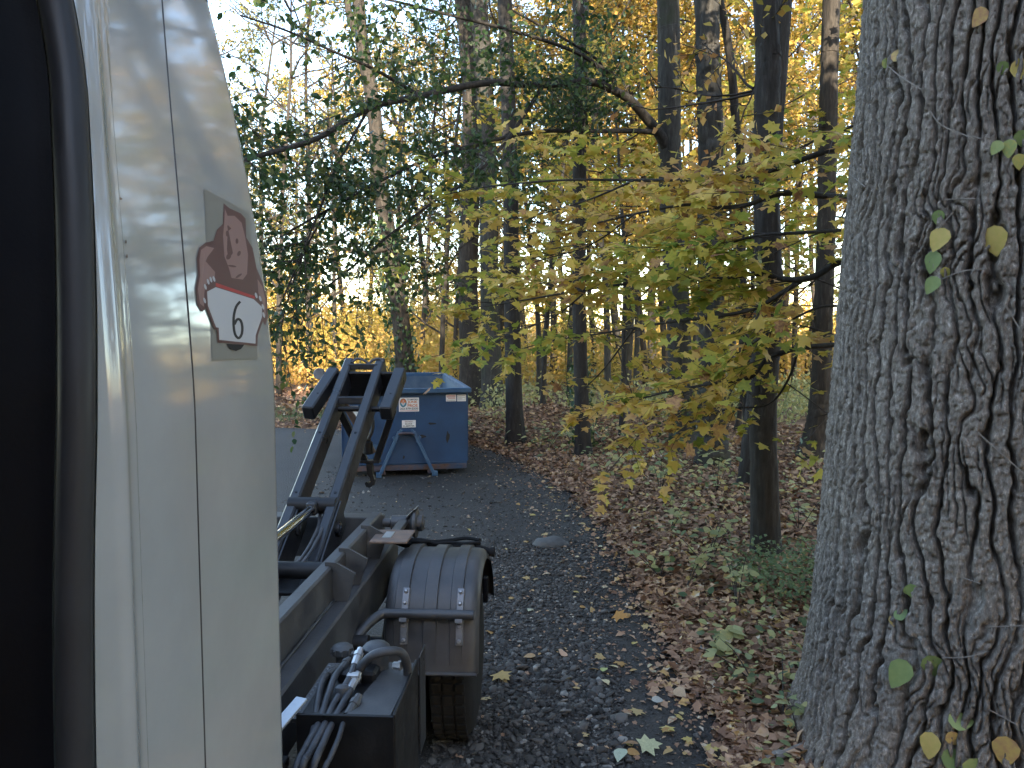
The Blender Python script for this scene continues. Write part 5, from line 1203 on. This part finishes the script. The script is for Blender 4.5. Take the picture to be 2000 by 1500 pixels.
SD = [('large yellow-green seedling leaves drooping over the litter edge', 1390, 1270, .28, 7, .16), ('pale green seedling at the bend of the litter edge', 1290, 1130, .42, 24, .10), ('tall cream-green seedling behind the bend of the edge', 1340, 1150, .55, 28, .10), ('seedling with round leaves in front of the burled trunk', 1380, 1110, .6, 28, .11), ('bluish green seedling left of the burled trunk', 1310, 1040, .5, 24, .10), ('yellow seedling at the foot of the shaggy trunk', 1400, 960, .7, 28, .13), ('yellow-green sapling left of the shaggy trunk', 1290, 960, .8, 35, .13), ('low seedling beside the ivy-footed trunk', 1180, 930, .5, 24, .13), ('pale seedling midway between the edge and the great oak', 1470, 1330, .35, 14, .09), ('small green seedling at the great oak foot', 1530, 1390, .25, 12, .09), ('yellowish seedling by the right of the burled trunk', 1560, 1040, .5, 21, .11), ('grey-green seedling beside the pale fallen branch', 1560, 1440, .22, 12, .09), ('thin yellow seedling near the dumpster end', 1070, 880, .6, 21, .15), ('bushy pale seedling above the large drooping leaves', 1440, 1190, .45, 28, .10)]
for k, (lab, px, py, h, n, sz) in enumerate(SD): seedling(lab, px, py, h, n, sz, 500 + k)
rs = np.random.RandomState(23)
# ferny ground cover and sprigs as one mass
n = 1700; c = np.array([gnd(*v) for v in [(1260, 930), (1330, 960), (1400, 1000), (1350, 1060), (1440, 1080), (1300, 1010), (1200, 900), (1240, 860), (1120, 860), (1560, 960), (1590, 1010), (1400, 930), (1080, 835), (1160, 845), (1340, 900), (1500, 1200), (1560, 1300), (1470, 1400), (1540, 1350), (1480, 1290), (1030, 830), (1580, 920), (1420, 1150), (950, 830)]])
i = rs.randint(0, len(c), n); P = c[i] + rs.randn(n, 3) * (.35, .55, 0) * (.5 + c[i, 1:2] / 14); P[:, 2] = gz(P[:, 0], P[:, 1]) + np.abs(rs.randn(n)) * .16 * (.4 + P[:, 1] / 16); P = P[P[:, 0] > np.interp(P[:, 1], EY, EX) + .12]; n = len(P)
tag(scatter('undergrowth', OVATE, P, frames(rs.randn(n, 3) * (1, 1, .3), rs.randn(n, 3) * .4 + (0, -.25, 1)), .065 * rs.uniform(.5, 1.5, n) * (.6 + P[:, 1] / 16), rs.rand(n), M['under']), 'mixed green and yellow undergrowth along the wood edge', 'undergrowth', kind='stuff')
n = 1300; c = np.array([gnd(*v) for v in [(1500, 1150), (1550, 1130), (1590, 1160), (1530, 1180), (1460, 1130), (1590, 1120)]]); i = rs.randint(0, len(c), n); P = c[i] + rs.randn(n, 3) * (.14, .22, 0); P[:, 2] = gz(P[:, 0], P[:, 1]) + .06 + rs.rand(n) * .3
tag(scatter('fern_patch', RHOMB, P, frames(rs.randn(n, 3) * (1, 1, .35), rs.randn(n, 3) * .4 + (0, -.2, 1)), .045 * rs.uniform(.5, 1.5, n), rs.rand(n), M['fern']), 'feathery green fern patch beside the great oak', 'ferns', kind='stuff')
# grass and litter bank beyond the lot, far left
n = 9000; x = rs.uniform(-16, -3.2, n); y = 20.6 + rs.rand(n) * 3.2; P = np.stack([x, y, gz(x, y)], 1); A = rs.randn(n, 3) * .35 + (0, 0, 1)
tag(scatter('grass', (np.array([(-.06, 0, 0), (.06, 0, 0), (0, 1, .1)]), np.array([(0, 1, 2)])), P, frames(A, rs.randn(n, 3)), .12 * rs.uniform(.6, 1.5, n), rs.rand(n), M['fern']), 'strip of short grass beyond the lot', 'grass', kind='stuff')
n = 6000; x = rs.uniform(-18, 0, n); y = 21.5 + rs.rand(n) ** 1.3 * 9; P = np.stack([x, y, gz(x, y) + .02 + rs.rand(n) * .05], 1)
tag(scatter('leaf_drift', LEAF_CURL, P, frames(rs.randn(n, 3) * (1, 1, .4), rs.randn(n, 3) * .5 + (0, 0, 1)), .16 * rs.uniform(.6, 1.4, n), rs.rand(n), M['litter']), 'drift of brown leaves beyond the grass strip', 'leaf litter', kind='stuff')
